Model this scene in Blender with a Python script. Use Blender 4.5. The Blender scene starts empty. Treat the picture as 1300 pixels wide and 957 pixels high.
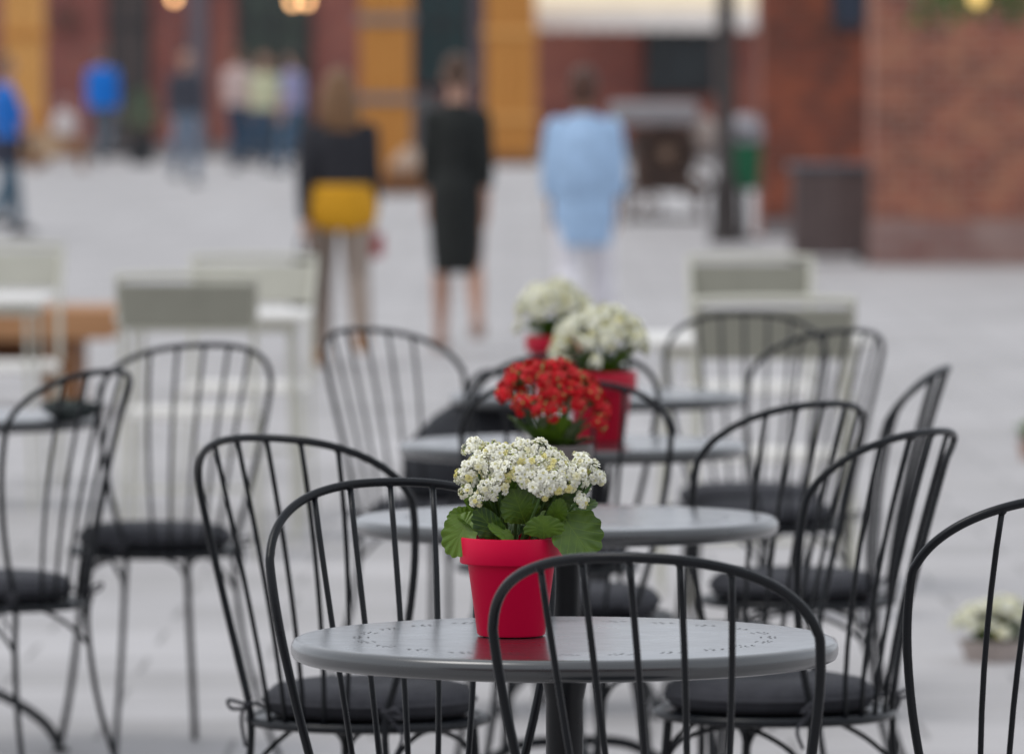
import bpy, math, random
from mathutils import Vector, Matrix
R = math.radians
random.seed(7)
S = bpy.context.scene
COL = S.collection

# ---------------------------------------------------------------- camera, sky, sun, exposure
EYE = 1.42
FPX = 8150.0                       # focal length in photograph pixels (1300 wide)
cam = bpy.data.cameras.new('camera')
camo = bpy.data.objects.new('camera', cam); COL.objects.link(camo)
camo.location = (0, 0, EYE)
camo.rotation_euler = (R(90 - 2.449), 0, 0)
cam.sensor_width = 36.0
cam.lens = FPX / 1300 * 36
cam.clip_end = 1500
cam.dof.use_dof = True
cam.dof.focus_distance = 8.22
cam.dof.aperture_fstop = 6.4
cam.dof.aperture_blades = 0
S.camera = camo

w = bpy.data.worlds.new('World'); S.world = w; w.use_nodes = True
nt = w.node_tree; nt.nodes.clear()
sky = nt.nodes.new('ShaderNodeTexSky'); sky.sky_type = 'NISHITA'; sky.sun_disc = False
SUN_EL, SUN_AZ = 62, 255           # azimuth measured from +Y clockwise
sky.sun_elevation = R(SUN_EL); sky.sun_rotation = R(SUN_AZ)
sky.air_density = 1.0; sky.dust_density = 4.0; sky.ozone_density = 1.0
hs = nt.nodes.new('ShaderNodeHueSaturation'); hs.inputs['Saturation'].default_value = 0.42
# pale cloud deck laid over the clear sky: soft uneven overcast
tcw = nt.nodes.new('ShaderNodeTexCoord'); cn = nt.nodes.new('ShaderNodeTexNoise'); cn.inputs['Scale'].default_value = 2.2; cn.inputs['Detail'].default_value = 5
nt.links.new(tcw.outputs['Generated'], cn.inputs['Vector'])
cc_ = nt.nodes.new('ShaderNodeValToRGB'); cc_.color_ramp.elements[0].position = .3; cc_.color_ramp.elements[1].position = .75
cc_.color_ramp.elements[0].color = (.62, .66, .735, 1); cc_.color_ramp.elements[1].color = (.80, .825, .86, 1)
nt.links.new(cn.outputs['Fac'], cc_.inputs['Fac'])
cs = nt.nodes.new('ShaderNodeVectorMath'); cs.operation = 'SCALE'; cs.inputs['Scale'].default_value = 12.5
nt.links.new(cc_.outputs['Color'], cs.inputs[0])
cm = nt.nodes.new('ShaderNodeMix'); cm.data_type = 'RGBA'; cm.inputs['Factor'].default_value = .8
bg = nt.nodes.new('ShaderNodeBackground'); bg.inputs['Strength'].default_value = 0.10
wo = nt.nodes.new('ShaderNodeOutputWorld')
nt.links.new(sky.outputs[0], hs.inputs['Color']); nt.links.new(hs.outputs[0], cm.inputs['A']); nt.links.new(cs.outputs[0], cm.inputs['B']); nt.links.new(cm.outputs['Result'], bg.inputs['Color'])
nt.links.new(bg.outputs[0], wo.inputs['Surface'])
sl = bpy.data.lights.new('sun', 'SUN'); sl.energy = 0.9; sl.angle = R(25); sl.color = (1.0, .97, .93)
slo = bpy.data.objects.new('sun', sl); COL.objects.link(slo)
sd = Vector((math.sin(R(SUN_AZ)) * math.cos(R(SUN_EL)), math.cos(R(SUN_AZ)) * math.cos(R(SUN_EL)), math.sin(R(SUN_EL))))
slo.rotation_euler = sd.to_track_quat('Z', 'Y').to_euler()
S.view_settings.view_transform = 'Standard'; S.view_settings.look = 'None'
S.view_settings.exposure = 0.05; S.view_settings.gamma = 1.0; S.view_settings.use_curve_mapping = False

# ---------------------------------------------------------------- measures
def wx(px, Y): return (px - 650) / FPX * Y          # metres across at distance Y
def wz(py, Y): return EYE - (py - 130) / FPX * Y    # metres up at distance Y
def gz(Y):                                          # height of the pavement, which rises very gently
    if Y <= 35: return 0.0
    return 0.0077 * (min(Y, 130) - 35)

# ---------------------------------------------------------------- materials
MATS = {}
def mat(name, col, rough=.6, metal=0, var=.12, scale=8, bump=0, bscale=60, spec=.5, emis=None, estr=0, sss=0, coat=0, hue=None):
    if name in MATS: return MATS[name]
    m = bpy.data.materials.new(name); m.use_nodes = True
    n = m.node_tree.nodes; l = m.node_tree.links; b = n['Principled BSDF']
    tc = n.new('ShaderNodeTexCoord'); nz = n.new('ShaderNodeTexNoise'); nz.inputs['Scale'].default_value = scale
    nz.inputs['Detail'].default_value = 6
    l.new(tc.outputs['Object'], nz.inputs['Vector'])
    cr = n.new('ShaderNodeValToRGB'); cr.color_ramp.elements[0].position = .3; cr.color_ramp.elements[1].position = .7
    a = [max(0, c * (1 - var)) for c in col]; c2 = [min(1, c * (1 + var)) for c in (hue or col)]
    cr.color_ramp.elements[0].color = (*a, 1); cr.color_ramp.elements[1].color = (*c2, 1)
    l.new(nz.outputs['Fac'], cr.inputs['Fac']); l.new(cr.outputs['Color'], b.inputs['Base Color'])
    b.inputs['Metallic'].default_value = metal
    n3 = n.new('ShaderNodeTexNoise'); n3.inputs['Scale'].default_value = scale * 3.3; n3.inputs['Detail'].default_value = 7; n3.inputs['Roughness'].default_value = .7
    mr = n.new('ShaderNodeMapRange'); mr.inputs['From Min'].default_value = .3; mr.inputs['From Max'].default_value = .7
    mr.inputs['To Min'].default_value = rough * .82; mr.inputs['To Max'].default_value = min(1, rough * 1.22)
    l.new(tc.outputs['Object'], n3.inputs['Vector']); l.new(n3.outputs['Fac'], mr.inputs['Value']); l.new(mr.outputs[0], b.inputs['Roughness'])
    b.inputs['Specular IOR Level'].default_value = spec
    if sss:
        b.inputs['Subsurface Weight'].default_value = sss; b.inputs['Subsurface Radius'].default_value = (.004, .004, .002)
        b.inputs['Subsurface Scale'].default_value = 1
    if coat: b.inputs['Coat Weight'].default_value = coat; b.inputs['Coat Roughness'].default_value = .22; b.inputs['Coat IOR'].default_value = 1.7
    if emis: b.inputs['Emission Color'].default_value = (*emis, 1); b.inputs['Emission Strength'].default_value = estr
    if bump:
        n2 = n.new('ShaderNodeTexNoise'); n2.inputs['Scale'].default_value = bscale; n2.inputs['Detail'].default_value = 4
        l.new(tc.outputs['Object'], n2.inputs['Vector'])
        bp = n.new('ShaderNodeBump'); bp.inputs['Strength'].default_value = bump; bp.inputs['Distance'].default_value = .002
        l.new(n2.outputs['Fac'], bp.inputs['Height']); l.new(bp.outputs['Normal'], b.inputs['Normal'])
    MATS[name] = m; return m

def brick_mat(name, c1, c2, mortar, bw=.22, bh=.075, patch=None, pscale=.9):
    m = bpy.data.materials.new(name); m.use_nodes = True
    n = m.node_tree.nodes; l = m.node_tree.links; b = n['Principled BSDF']
    tc = n.new('ShaderNodeTexCoord'); sp = n.new('ShaderNodeSeparateXYZ'); cb = n.new('ShaderNodeCombineXYZ')
    ad = n.new('ShaderNodeMath'); ad.operation = 'ADD'
    l.new(tc.outputs['Object'], sp.inputs[0]); l.new(sp.outputs['X'], ad.inputs[0]); l.new(sp.outputs['Y'], ad.inputs[1])
    l.new(ad.outputs[0], cb.inputs['X']); l.new(sp.outputs['Z'], cb.inputs['Y'])
    br = n.new('ShaderNodeTexBrick'); br.inputs['Scale'].default_value = 1
    br.inputs['Brick Width'].default_value = bw; br.inputs['Row Height'].default_value = bh
    br.inputs['Mortar Size'].default_value = .007; br.inputs['Mortar Smooth'].default_value = .3
    br.inputs['Color1'].default_value = (*c1, 1); br.inputs['Color2'].default_value = (*c2, 1); br.inputs['Mortar'].default_value = (*mortar, 1)
    br.inputs['Bias'].default_value = -.1
    l.new(cb.outputs[0], br.inputs['Vector'])
    nz = n.new('ShaderNodeTexNoise'); nz.inputs['Scale'].default_value = pscale; nz.inputs['Detail'].default_value = 7
    nz.inputs['Roughness'].default_value = .6
    l.new(tc.outputs['Object'], nz.inputs['Vector'])
    cr = n.new('ShaderNodeValToRGB'); cr.color_ramp.elements[0].position = .46; cr.color_ramp.elements[1].position = .58
    l.new(nz.outputs['Fac'], cr.inputs['Fac'])
    mx = n.new('ShaderNodeMix'); mx.data_type = 'RGBA'
    l.new(cr.outputs['Color'], mx.inputs['Factor']); l.new(br.outputs['Color'], mx.inputs['A'])
    pc = patch or [min(1, c * 1.5) for c in c2]
    mx2 = n.new('ShaderNodeMix'); mx2.data_type = 'RGBA'; mx2.inputs['Factor'].default_value = .62
    l.new(br.outputs['Color'], mx2.inputs['A']); mx2.inputs['B'].default_value = (*pc, 1)
    l.new(mx2.outputs['Result'], mx.inputs['B'])
    l.new(mx.outputs['Result'], b.inputs['Base Color']); b.inputs['Roughness'].default_value = .9
    bp = n.new('ShaderNodeBump'); bp.inputs['Strength'].default_value = .5; bp.inputs['Distance'].default_value = .01
    l.new(br.outputs['Fac'], bp.inputs['Height']); bp.invert = True; l.new(bp.outputs['Normal'], b.inputs['Normal'])
    return m

def wood_mat(name, c1, c2, scale=3.0, rough=.6, axis='Z'):
    m = bpy.data.materials.new(name); m.use_nodes = True
    n = m.node_tree.nodes; l = m.node_tree.links; b = n['Principled BSDF']
    tc = n.new('ShaderNodeTexCoord'); mp = n.new('ShaderNodeMapping')
    sc = {'Z': (9, 9, .7), 'X': (.7, 9, 9)}[axis]; mp.inputs['Scale'].default_value = sc
    nz = n.new('ShaderNodeTexNoise'); nz.inputs['Scale'].default_value = scale; nz.inputs['Detail'].default_value = 8
    l.new(tc.outputs['Object'], mp.inputs[0]); l.new(mp.outputs[0], nz.inputs['Vector'])
    cr = n.new('ShaderNodeValToRGB'); cr.color_ramp.elements[0].position = .3; cr.color_ramp.elements[1].position = .7
    cr.color_ramp.elements[0].color = (*c1, 1); cr.color_ramp.elements[1].color = (*c2, 1)
    l.new(nz.outputs['Fac'], cr.inputs['Fac']); l.new(cr.outputs['Color'], b.inputs['Base Color'])
    b.inputs['Roughness'].default_value = rough
    return m

def ground_mat():
    m = bpy.data.materials.new('stone_paving'); m.use_nodes = True
    n = m.node_tree.nodes; l = m.node_tree.links; b = n['Principled BSDF']
    tc = n.new('ShaderNodeTexCoord')
    br = n.new('ShaderNodeTexBrick'); br.inputs['Scale'].default_value = 1
    br.inputs['Brick Width'].default_value = .62; br.inputs['Row Height'].default_value = .42
    br.inputs['Mortar Size'].default_value = .008; br.inputs['Mortar Smooth'].default_value = .2
    br.inputs['Color1'].default_value = (.425, .412, .412, 1); br.inputs['Color2'].default_value = (.488, .475, .48, 1)
    br.inputs['Mortar'].default_value = (.26, .25, .25, 1)
    l.new(tc.outputs['Object'], br.inputs['Vector'])
    n1 = n.new('ShaderNodeTexNoise'); n1.inputs['Scale'].default_value = .8; n1.inputs['Detail'].default_value = 8
    n1.inputs['Roughness'].default_value = .65
    l.new(tc.outputs['Object'], n1.inputs['Vector'])
    cr = n.new('ShaderNodeValToRGB'); cr.color_ramp.elements[0].position = .3; cr.color_ramp.elements[1].position = .7
    cr.color_ramp.elements[0].color = (.78, .775, .77, 1); cr.color_ramp.elements[1].color = (1.1, 1.095, 1.09, 1)
    l.new(n1.outputs['Fac'], cr.inputs['Fac'])
    n2 = n.new('ShaderNodeTexNoise'); n2.inputs['Scale'].default_value = 90; n2.inputs['Detail'].default_value = 3
    l.new(tc.outputs['Object'], n2.inputs['Vector'])
    cr2 = n.new('ShaderNodeValToRGB'); cr2.color_ramp.elements[0].color = (.86, .86, .86, 1); cr2.color_ramp.elements[1].color = (1.1, 1.1, 1.1, 1)
    l.new(n2.outputs['Fac'], cr2.inputs['Fac'])
    mx = n.new('ShaderNodeMix'); mx.data_type = 'RGBA'; mx.blend_type = 'MULTIPLY'; mx.inputs['Factor'].default_value = 1
    l.new(br.outputs['Color'], mx.inputs['A']); l.new(cr.outputs['Color'], mx.inputs['B'])
    mx2 = n.new('ShaderNodeMix'); mx2.data_type = 'RGBA'; mx2.blend_type = 'MULTIPLY'; mx2.inputs['Factor'].default_value = 1
    l.new(mx.outputs['Result'], mx2.inputs['A']); l.new(cr2.outputs['Color'], mx2.inputs['B'])
    l.new(mx2.outputs['Result'], b.inputs['Base Color'])
    b.inputs['Roughness'].default_value = .75
    bp = n.new('ShaderNodeBump'); bp.inputs['Strength'].default_value = .4; bp.inputs['Distance'].default_value = .004; bp.invert = True
    l.new(br.outputs['Fac'], bp.inputs['Height']); l.new(bp.outputs['Normal'], b.inputs['Normal'])
    return m

def leaf_mat(name, c1, c2):
    m = bpy.data.materials.new(name); m.use_nodes = True
    n = m.node_tree.nodes; l = m.node_tree.links; b = n['Principled BSDF']
    tc = n.new('ShaderNodeTexCoord'); oi = n.new('ShaderNodeObjectInfo')
    nz = n.new('ShaderNodeTexNoise'); nz.inputs['Scale'].default_value = 2.2; nz.inputs['Detail'].default_value = 5
    l.new(tc.outputs['Object'], nz.inputs['Vector'])
    ad = n.new('ShaderNodeMath'); ad.operation = 'MULTIPLY_ADD'; ad.inputs[1].default_value = .5
    l.new(oi.outputs['Random'], ad.inputs[0]); l.new(nz.outputs['Fac'], ad.inputs[2])
    cr = n.new('ShaderNodeValToRGB'); cr.color_ramp.elements[0].position = .45; cr.color_ramp.elements[1].position = .95
    cr.color_ramp.elements[0].color = (*c1, 1); cr.color_ramp.elements[1].color = (*c2, 1)
    l.new(ad.outputs[0], cr.inputs['Fac'])
    # branching veins: distance from midrib and slanted side veins
    sp = n.new('ShaderNodeSeparateXYZ'); l.new(tc.outputs['Object'], sp.inputs[0])
    ab = n.new('ShaderNodeMath'); ab.operation = 'ABSOLUTE'; l.new(sp.outputs['X'], ab.inputs[0])
    k = n.new('ShaderNodeMath'); k.operation = 'MULTIPLY_ADD'; k.inputs[1].default_value = -.9
    l.new(ab.outputs[0], k.inputs[0]); l.new(sp.outputs['Y'], k.inputs[2])
    k2 = n.new('ShaderNodeMath'); k2.operation = 'PINGPONG'; k2.inputs[1].default_value = .095; l.new(k.outputs[0], k2.inputs[0])
    mn = n.new('ShaderNodeMath'); mn.operation = 'MINIMUM'; l.new(k2.outputs[0], mn.inputs[0]); l.new(ab.outputs[0], mn.inputs[1])
    rp = n.new('ShaderNodeMapRange'); rp.inputs['From Min'].default_value = 0; rp.inputs['From Max'].default_value = .018
    l.new(mn.outputs[0], rp.inputs['Value'])
    mx = n.new('ShaderNodeMix'); mx.data_type = 'RGBA'; l.new(rp.outputs[0], mx.inputs['Factor'])
    mx.inputs['A'].default_value = (c2[0] * 1.0, c2[1] * .95, c2[2] * 1.0, 1)
    l.new(cr.outputs['Color'], mx.inputs['B'])
    l.new(mx.outputs['Result'], b.inputs['Base Color'])
    b.inputs['Roughness'].default_value = .42
    b.inputs['Subsurface Weight'].default_value = .12; b.inputs['Subsurface Radius'].default_value = (.003, .006, .001)
    bp = n.new('ShaderNodeBump'); bp.inputs['Strength'].default_value = .22; bp.inputs['Distance'].default_value = .001
    l.new(rp.outputs[0], bp.inputs['Height']); l.new(bp.outputs['Normal'], b.inputs['Normal'])
    return m

# ---------------------------------------------------------------- mesh helpers
class MB:
    def __init__(s): s.v = []; s.f = []; s.mi = []; s.cur = 0
    def add(s, vs, fs, M=None):
        o = len(s.v)
        s.v += [tuple(M @ Vector(p)) if M else tuple(p) for p in vs]
        s.f += [tuple(i + o for i in f) for f in fs]; s.mi += [s.cur] * len(fs)
    def box(s, x0, x1, y0, y1, z0, z1, M=None, bev=0):
        if bev <= 0:
            vs = [(x, y, z) for z in (z0, z1) for y in (y0, y1) for x in (x0, x1)]
            s.add(vs, [(0, 2, 3, 1), (4, 5, 7, 6), (0, 1, 5, 4), (2, 6, 7, 3), (0, 4, 6, 2), (1, 3, 7, 5)], M); return
        b = bev
        vs = []; idx = {}
        for sx in (0, 1):
            for sy in (0, 1):
                for sz in (0, 1):
                    X = (x0, x1)[sx]; Yv = (y0, y1)[sy]; Z = (z0, z1)[sz]
                    dx = b * (1 - 2 * sx); dy = b * (1 - 2 * sy); dz = b * (1 - 2 * sz)
                    idx[sx, sy, sz] = (len(vs), len(vs) + 1, len(vs) + 2)
                    vs += [(X, Yv + dy, Z + dz), (X + dx, Yv, Z + dz), (X + dx, Yv + dy, Z)]
        fs = []
        for s_ in (0, 1):
            fs.append([idx[s_, a, c][0] for a, c in ((0, 0), (1, 0), (1, 1), (0, 1))])
            fs.append([idx[a, s_, c][1] for a, c in ((0, 0), (1, 0), (1, 1), (0, 1))])
            fs.append([idx[a, c, s_][2] for a, c in ((0, 0), (1, 0), (1, 1), (0, 1))])
        for a in (0, 1):
            for c in (0, 1):
                fs.append([idx[a, c, 0][0], idx[a, c, 1][0], idx[a, c, 1][1], idx[a, c, 0][1]])
                fs.append([idx[a, 0, c][0], idx[a, 1, c][0], idx[a, 1, c][2], idx[a, 0, c][2]])
                fs.append([idx[0, a, c][1], idx[1, a, c][1], idx[1, a, c][2], idx[0, a, c][2]])
        for t in idx.values(): fs.append(list(t))
        s.add(vs, fs, M)
    def tube(s, pts, r, seg=10, closed=False, cap=True):
        pts = [Vector(p) for p in pts]; n = len(pts)
        rr = r if isinstance(r, (list, tuple)) else [r] * n
        T = []
        for i in range(n):
            if closed: t = pts[(i + 1) % n] - pts[i - 1]
            else: t = pts[min(i + 1, n - 1)] - pts[max(i - 1, 0)]
            T.append(t.normalized())
        up = Vector((0, 0, 1)) if abs(T[0].z) < .9 else Vector((0, 1, 0))
        N = (up - T[0] * up.dot(T[0])).normalized()
        vs = []
        for i in range(n):
            if i: N = (N - T[i] * N.dot(T[i])).normalized()
            B = T[i].cross(N)
            for k in range(seg):
                a = 2 * math.pi * k / seg
                vs.append(pts[i] + (N * math.cos(a) + B * math.sin(a)) * rr[i])
        fs = []
        for i in range(n if closed else n - 1):
            j = (i + 1) % n
            for k in range(seg):
                fs.append((i * seg + k, i * seg + (k + 1) % seg, j * seg + (k + 1) % seg, j * seg + k))
        if cap and not closed:
            fs.append(tuple(range(seg))[::-1]); fs.append(tuple((n - 1) * seg + k for k in range(seg)))
        s.add(vs, fs)
    def lathe(s, prof, seg=48, M=None, sx=1, sy=1):
        vs = []; n = len(prof)
        for (r, z) in prof:
            for k in range(seg):
                a = 2 * math.pi * k / seg
                vs.append((r * math.cos(a) * sx, r * math.sin(a) * sy, z))
        fs = []
        for i in range(n - 1):
            for k in range(seg):
                fs.append((i * seg + k, i * seg + (k + 1) % seg, (i + 1) * seg + (k + 1) % seg, (i + 1) * seg + k))
        if prof[0][0] > 1e-6: fs.append(tuple(range(seg))[::-1])
        if prof[-1][0] > 1e-6: fs.append(tuple((n - 1) * seg + k for k in range(seg)))
        s.add(vs, fs, M)
    def loft(s, rings, seg=20):
        """rings: (cx, cy, z, rx, ry)"""
        vs = []; n = len(rings)
        for (cx, cy, z, rx, ry) in rings:
            for k in range(seg):
                a = 2 * math.pi * k / seg
                vs.append((cx + rx * math.cos(a), cy + ry * math.sin(a), z))
        fs = []
        for i in range(n - 1):
            for k in range(seg):
                fs.append((i * seg + k, i * seg + (k + 1) % seg, (i + 1) * seg + (k + 1) % seg, (i + 1) * seg + k))
        fs.append(tuple(range(seg))[::-1]); fs.append(tuple((n - 1) * seg + k for k in range(seg)))
        s.add(vs, fs)
    def ball(s, c, rx, ry=None, rz=None, seg=14, rings=9):
        ry = ry or rx; rz = rz or rx
        vs = [(c[0], c[1], c[2] - rz)]
        for i in range(1, rings):
            t = math.pi * i / rings - math.pi / 2
            for k in range(seg):
                a = 2 * math.pi * k / seg
                vs.append((c[0] + rx * math.cos(t) * math.cos(a), c[1] + ry * math.cos(t) * math.sin(a), c[2] + rz * math.sin(t)))
        vs.append((c[0], c[1], c[2] + rz)); fs = []
        for k in range(seg): fs.append((0, 1 + (k + 1) % seg, 1 + k))
        for i in range(rings - 2):
            for k in range(seg):
                a = 1 + i * seg
                fs.append((a + k, a + (k + 1) % seg, a + seg + (k + 1) % seg, a + seg + k))
        a = 1 + (rings - 2) * seg
        for k in range(seg): fs.append((a + k, a + (k + 1) % seg, len(vs) - 1))
        s.add(vs, fs)
    def mesh(s, name, mats, smooth=True):
        me = bpy.data.meshes.new(name); me.from_pydata(s.v, [], s.f); me.update()
        ms = mats if isinstance(mats, (list, tuple)) else [mats]
        for m in ms: me.materials.append(m)
        me.polygons.foreach_set('material_index', s.mi)
        me.polygons.foreach_set('use_smooth', [smooth] * len(me.polygons))
        return me
    def obj(s, name, mats, parent=None, smooth=True, angle=None):
        me = s.mesh(name, mats, smooth)
        if smooth and angle: me.set_sharp_from_angle(angle=R(angle))
        return link(name, me, parent)

def link(name, data, parent=None, M=None):
    o = bpy.data.objects.new(name, data); COL.objects.link(o)
    if parent: o.parent = parent
    if M is not None: o.matrix_local = M
    return o
def thing(name, label, cat, loc=(0, 0, 0), rz=0, group=None):
    o = link(name, None); o.location = loc; o.rotation_euler = (0, 0, rz)
    o['label'] = label; o['category'] = cat
    if group: o['group'] = group
    return o
def tag(o, label, cat, group=None):
    o['label'] = label; o['category'] = cat
    if group: o['group'] = group
    return o
def struct(o): o['kind'] = 'structure'; return o
def kids(o): return list(o.children)
def dup(o, parent=None, top=True):
    c = o.copy(); COL.objects.link(c); c.parent = parent
    for ch in kids(o): dup(ch, c)
    return c
def smooth_path(ctrl, n=8, closed=False):
    P = [Vector(p) for p in ctrl]; out = []
    m = len(P)
    for i in range(m if closed else m - 1):
        if closed: p0, p1, p2, p3 = P[i - 1], P[i], P[(i + 1) % m], P[(i + 2) % m]
        else: p0, p1, p2, p3 = P[max(i - 1, 0)], P[i], P[i + 1], P[min(i + 2, m - 1)]
        for k in range(n):
            t = k / n
            out.append(.5 * ((2 * p1) + (p2 - p0) * t + (2 * p0 - 5 * p1 + 4 * p2 - p3) * t * t + (3 * p1 - p0 - 3 * p2 + p3) * t ** 3))
    if not closed: out.append(P[-1])
    return out

# ================================================================ SETTING
gm = ground_mat()
mb = MB(); ys = [-20, 0, 10, 20, 30, 33, 35, 37, 40, 50, 60, 80, 100, 130, 400]
xs = [-200, -40, -10, 0, 10, 40, 200]
for Y in ys:
    for X in xs: mb.v.append((X, Y, gz(Y)))
for i in range(len(ys) - 1):
    for j in range(len(xs) - 1):
        a = i * len(xs) + j; mb.f.append((a, a + 1, a + 1 + len(xs), a + len(xs))); mb.mi.append(0)
struct(mb.obj('paved_ground', gm))

M_far = brick_mat('mauve_red_brick', (.30, .085, .065), (.18, .065, .06), (.24, .15, .14), patch=(.38, .15, .11), pscale=.6)
M_mid = brick_mat('dark_red_brick', (.24, .060, .034), (.10, .036, .026), (.17, .11, .09), patch=(.36, .10, .05), pscale=2.6)
M_near = brick_mat('weathered_orange_brick', (.30, .085, .052), (.13, .052, .038), (.36, .26, .21), patch=(.46, .20, .12), pscale=3.2)
M_dark = mat('dark_paint', (.022, .024, .028), .5, scale=3)
M_glassd = mat('dark_glass', (.02, .035, .04), .12, var=.3, scale=1.2)
M_green_glass = mat('greenish_dark_glass', (.04, .055, .045), .2, var=.3, scale=1)
M_stone = mat('grey_stone', (.22, .20, .20), .85, scale=4, bump=.3)
M_yel = wood_mat('yellow_painted_timber', (.58, .26, .055), (.78, .42, .13))
M_yel2 = wood_mat('orange_painted_timber', (.48, .19, .03), (.62, .28, .06))
M_brownw = wood_mat('brown_wood', (.14, .055, .02), (.26, .11, .035), axis='X')
M_orangew = wood_mat('orange_bench_wood', (.36, .17, .07), (.50, .26, .12), axis='X')

YF = 104.0; G = gz(YF)
fac = thing('brick_building', 'long mauve red brick building across the far side of the square', 'building', (0, YF, G))
def fx(p): return wx(p, YF)
def fz(p): return wz(p, YF) - G
mb = MB(); mb.box(fx(-900), fx(1010), 0, 6, 0, 3.5); mb.obj('wall', M_far, fac, smooth=False)
mb = MB(); mb.box(fx(-905), fx(1015), -.15, 6.1, 3.5, 3.66, bev=.03); mb.obj('cornice', M_stone, fac, smooth=False)
mb = MB(); mb.box(fx(-900), fx(1010), -.06, -.003, 0, .22); mb.obj('plinth', M_stone, fac, smooth=False)
def opening(name, x0, x1, z0, z1, pane, frame, parent=fac, bars=1, rails=1, y=0.0):
    t = .09
    m = MB()
    m.box(x0, x0 + t, y - .10, y - .004, z0, z1); m.box(x1 - t, x1, y - .10, y - .004, z0, z1)
    m.box(x0 + t, x1 - t, y - .095, y - .004, z1 - t, z1); m.box(x0 + t, x1 - t, y - .095, y - .004, z0, z0 + t)
    for i in range(bars):
        c = x0 + (x1 - x0) * (i + 1) / (bars + 1); m.box(c - .03, c + .03, y - .085, y - .01, z0 + t, z1 - t)
    for i in range(rails):
        c = z0 + (z1 - z0) * (i + 1) / (rails + 1); m.box(x0 + t, x1 - t, y - .08, y - .015, c - .03, c + .03)
    f = m.obj(name, frame, parent, smooth=False)
    p = MB(); p.box(x0 + t, x1 - t, y - .05, y - .02, z0 + t, z1 - t)
    p.obj('pane' if name == 'window' else 'panel', pane, f, smooth=False)
    return f
M_gbrown = mat('grey_brown_door_paint', (.085, .066, .062), .6, scale=2)
M_gblue = mat('blue_grey_pilaster_paint', (.14, .12, .14), .7, scale=2)
opening('door', fx(138), fx(192), 0.02, 3.2, M_gbrown, M_dark, bars=1, rails=2)
opening('door', fx(300), fx(396), 0.02, 3.25, M_green_glass, M_dark, bars=1, rails=2)
opening('window', fx(525), fx(598), fz(112), 3.2, mat('teal_glass', (.02, .05, .055), .15, var=.3, scale=1), M_dark, bars=1, rails=1)
opening('window', fx(818), fx(908), fz(122), 3.0, mat('slate_glass', (.045, .06, .07), .2, var=.4, scale=1.5), M_dark, bars=2, rails=1)
opening('window', fx(-160), fx(-60), fz(112), 3.2, M_glassd, M_dark, bars=2, rails=1)
mb = MB(); mb.box(fx(240), fx(264), -.12, -.002, .22, 3.45); mb.obj('pilaster', M_gblue, fac, smooth=False)
mb = MB(); mb.box(fx(600), fx(612), -.12, -.002, .22, 3.45); mb.obj('pilaster', M_gblue, fac, smooth=False)
mb = MB(); mb.box(fx(525), fx(560), -.08, -.003, .22, fz(118)); mb.obj('panel', mat('grey_service_panel', (.10, .10, .105), .6), fac, smooth=False)
mb = MB(); mb.tube([(fx(84), -.03, fz(24)), (fx(84), -.16, fz(24))], .22, 20); mb.obj('wall_vent', mat('rust_vent', (.13, .05, .04), .7), fac, smooth=False)

# awning in front of the facade
YA = 98.0
aw = thing('awning', 'long cream cloth awning with pale valance over the far shopfront', 'awning', (0, YA, 0))
A = lambda p: wx(p, YA)
M_cream = mat('cream_canvas', (.80, .66, .47), .8, var=.08, scale=2)
M_val = mat('pale_valance_canvas', (.86, .80, .75), .8, var=.06, scale=2)
n = 26; mb = MB()
for i in range(n + 1):
    t = i / n; x = A(672) + (A(962) - A(672)) * t
    sag = .025 * math.sin(i * math.pi)
    mb.v += [(x, 0, wz(14, YA)), (x, 5.7, wz(14, YA) + 1.5), (x, 5.7, wz(14, YA) + 1.46), (x, 0, wz(14, YA) - .04)]
for i in range(n):
    a = i * 4
    for k in range(4): mb.f.append((a + k, a + (k + 1) % 4, a + 4 + (k + 1) % 4, a + 4 + k)); mb.mi.append(0)
mb.obj('canopy', M_cream, aw, smooth=False)
mb = MB()
for i in range(n):
    x0 = A(672) + (A(962) - A(672)) * i / n; x1 = A(672) + (A(962) - A(672)) * (i + 1) / n
    o = -.015 - .02 * (i % 2)
    mb.box(x0, x1, o, o + .012, wz(40, YA) + .02 * (i % 2), wz(13, YA))
mb.obj('valance', M_val, aw, smooth=False)
mb = MB()
for q in (672, 962): mb.tube([(A(q), .02, wz(16, YA)), (A(q), 5.75, wz(60, YA))], .025, 8)
mb.obj('support_arm', M_dark, aw)

# yellow timber pylons / shutters
def pylon(name, label, x0, x1, Y, ztop, splits, m1, m2, cat='wooden pillar', foot=0):
    g = gz(Y); t = thing(name, label, cat, (wx((x0 + x1) / 2, Y), Y, g), 0, 'yellow timber pillars across the square')
    h = (x1 - x0) / FPX * Y / 2; d = h * .8
    z0 = 0
    zs = [.12] + [wz(s, Y) - g for s in splits] + [ztop]
    for a, b in zip(zs[:-1], zs[1:]):
        m = MB(); m.box(-h, h, -d, d, a + .02, b - .02, bev=.02)
        for k in range(5):
            c = -h + 2 * h * (k + .5) / 5; m.box(c - h * .16, c + h * .16, -d - .02, -d - .002, a + .08, b - .08)
        m.obj('panel', m1, t, smooth=False)
    m = MB()
    for b in zs[1:-1]: m.box(-h - .05, h + .05, -d - .05, d + .05, b - .05, b + .05, bev=.012)
    m.box(-h - .03, h + .03, -d - .03, d + .03, ztop - .02, ztop + .06)
    m.obj('rail', m2, t, smooth=False)
    m = MB(); m.box(-h - foot - .05, h + foot + .05, -d - .06, d + .06, 0, .14, bev=.02); m.obj('base', M_brownw, t, smooth=False)
    return t
pylon('timber_pillar', 'pale yellow timber pillar at far left of the square behind the person holding a beige box', 6, 57, 96, 3.5, (150, 45), M_yel, M_yel2)
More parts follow.
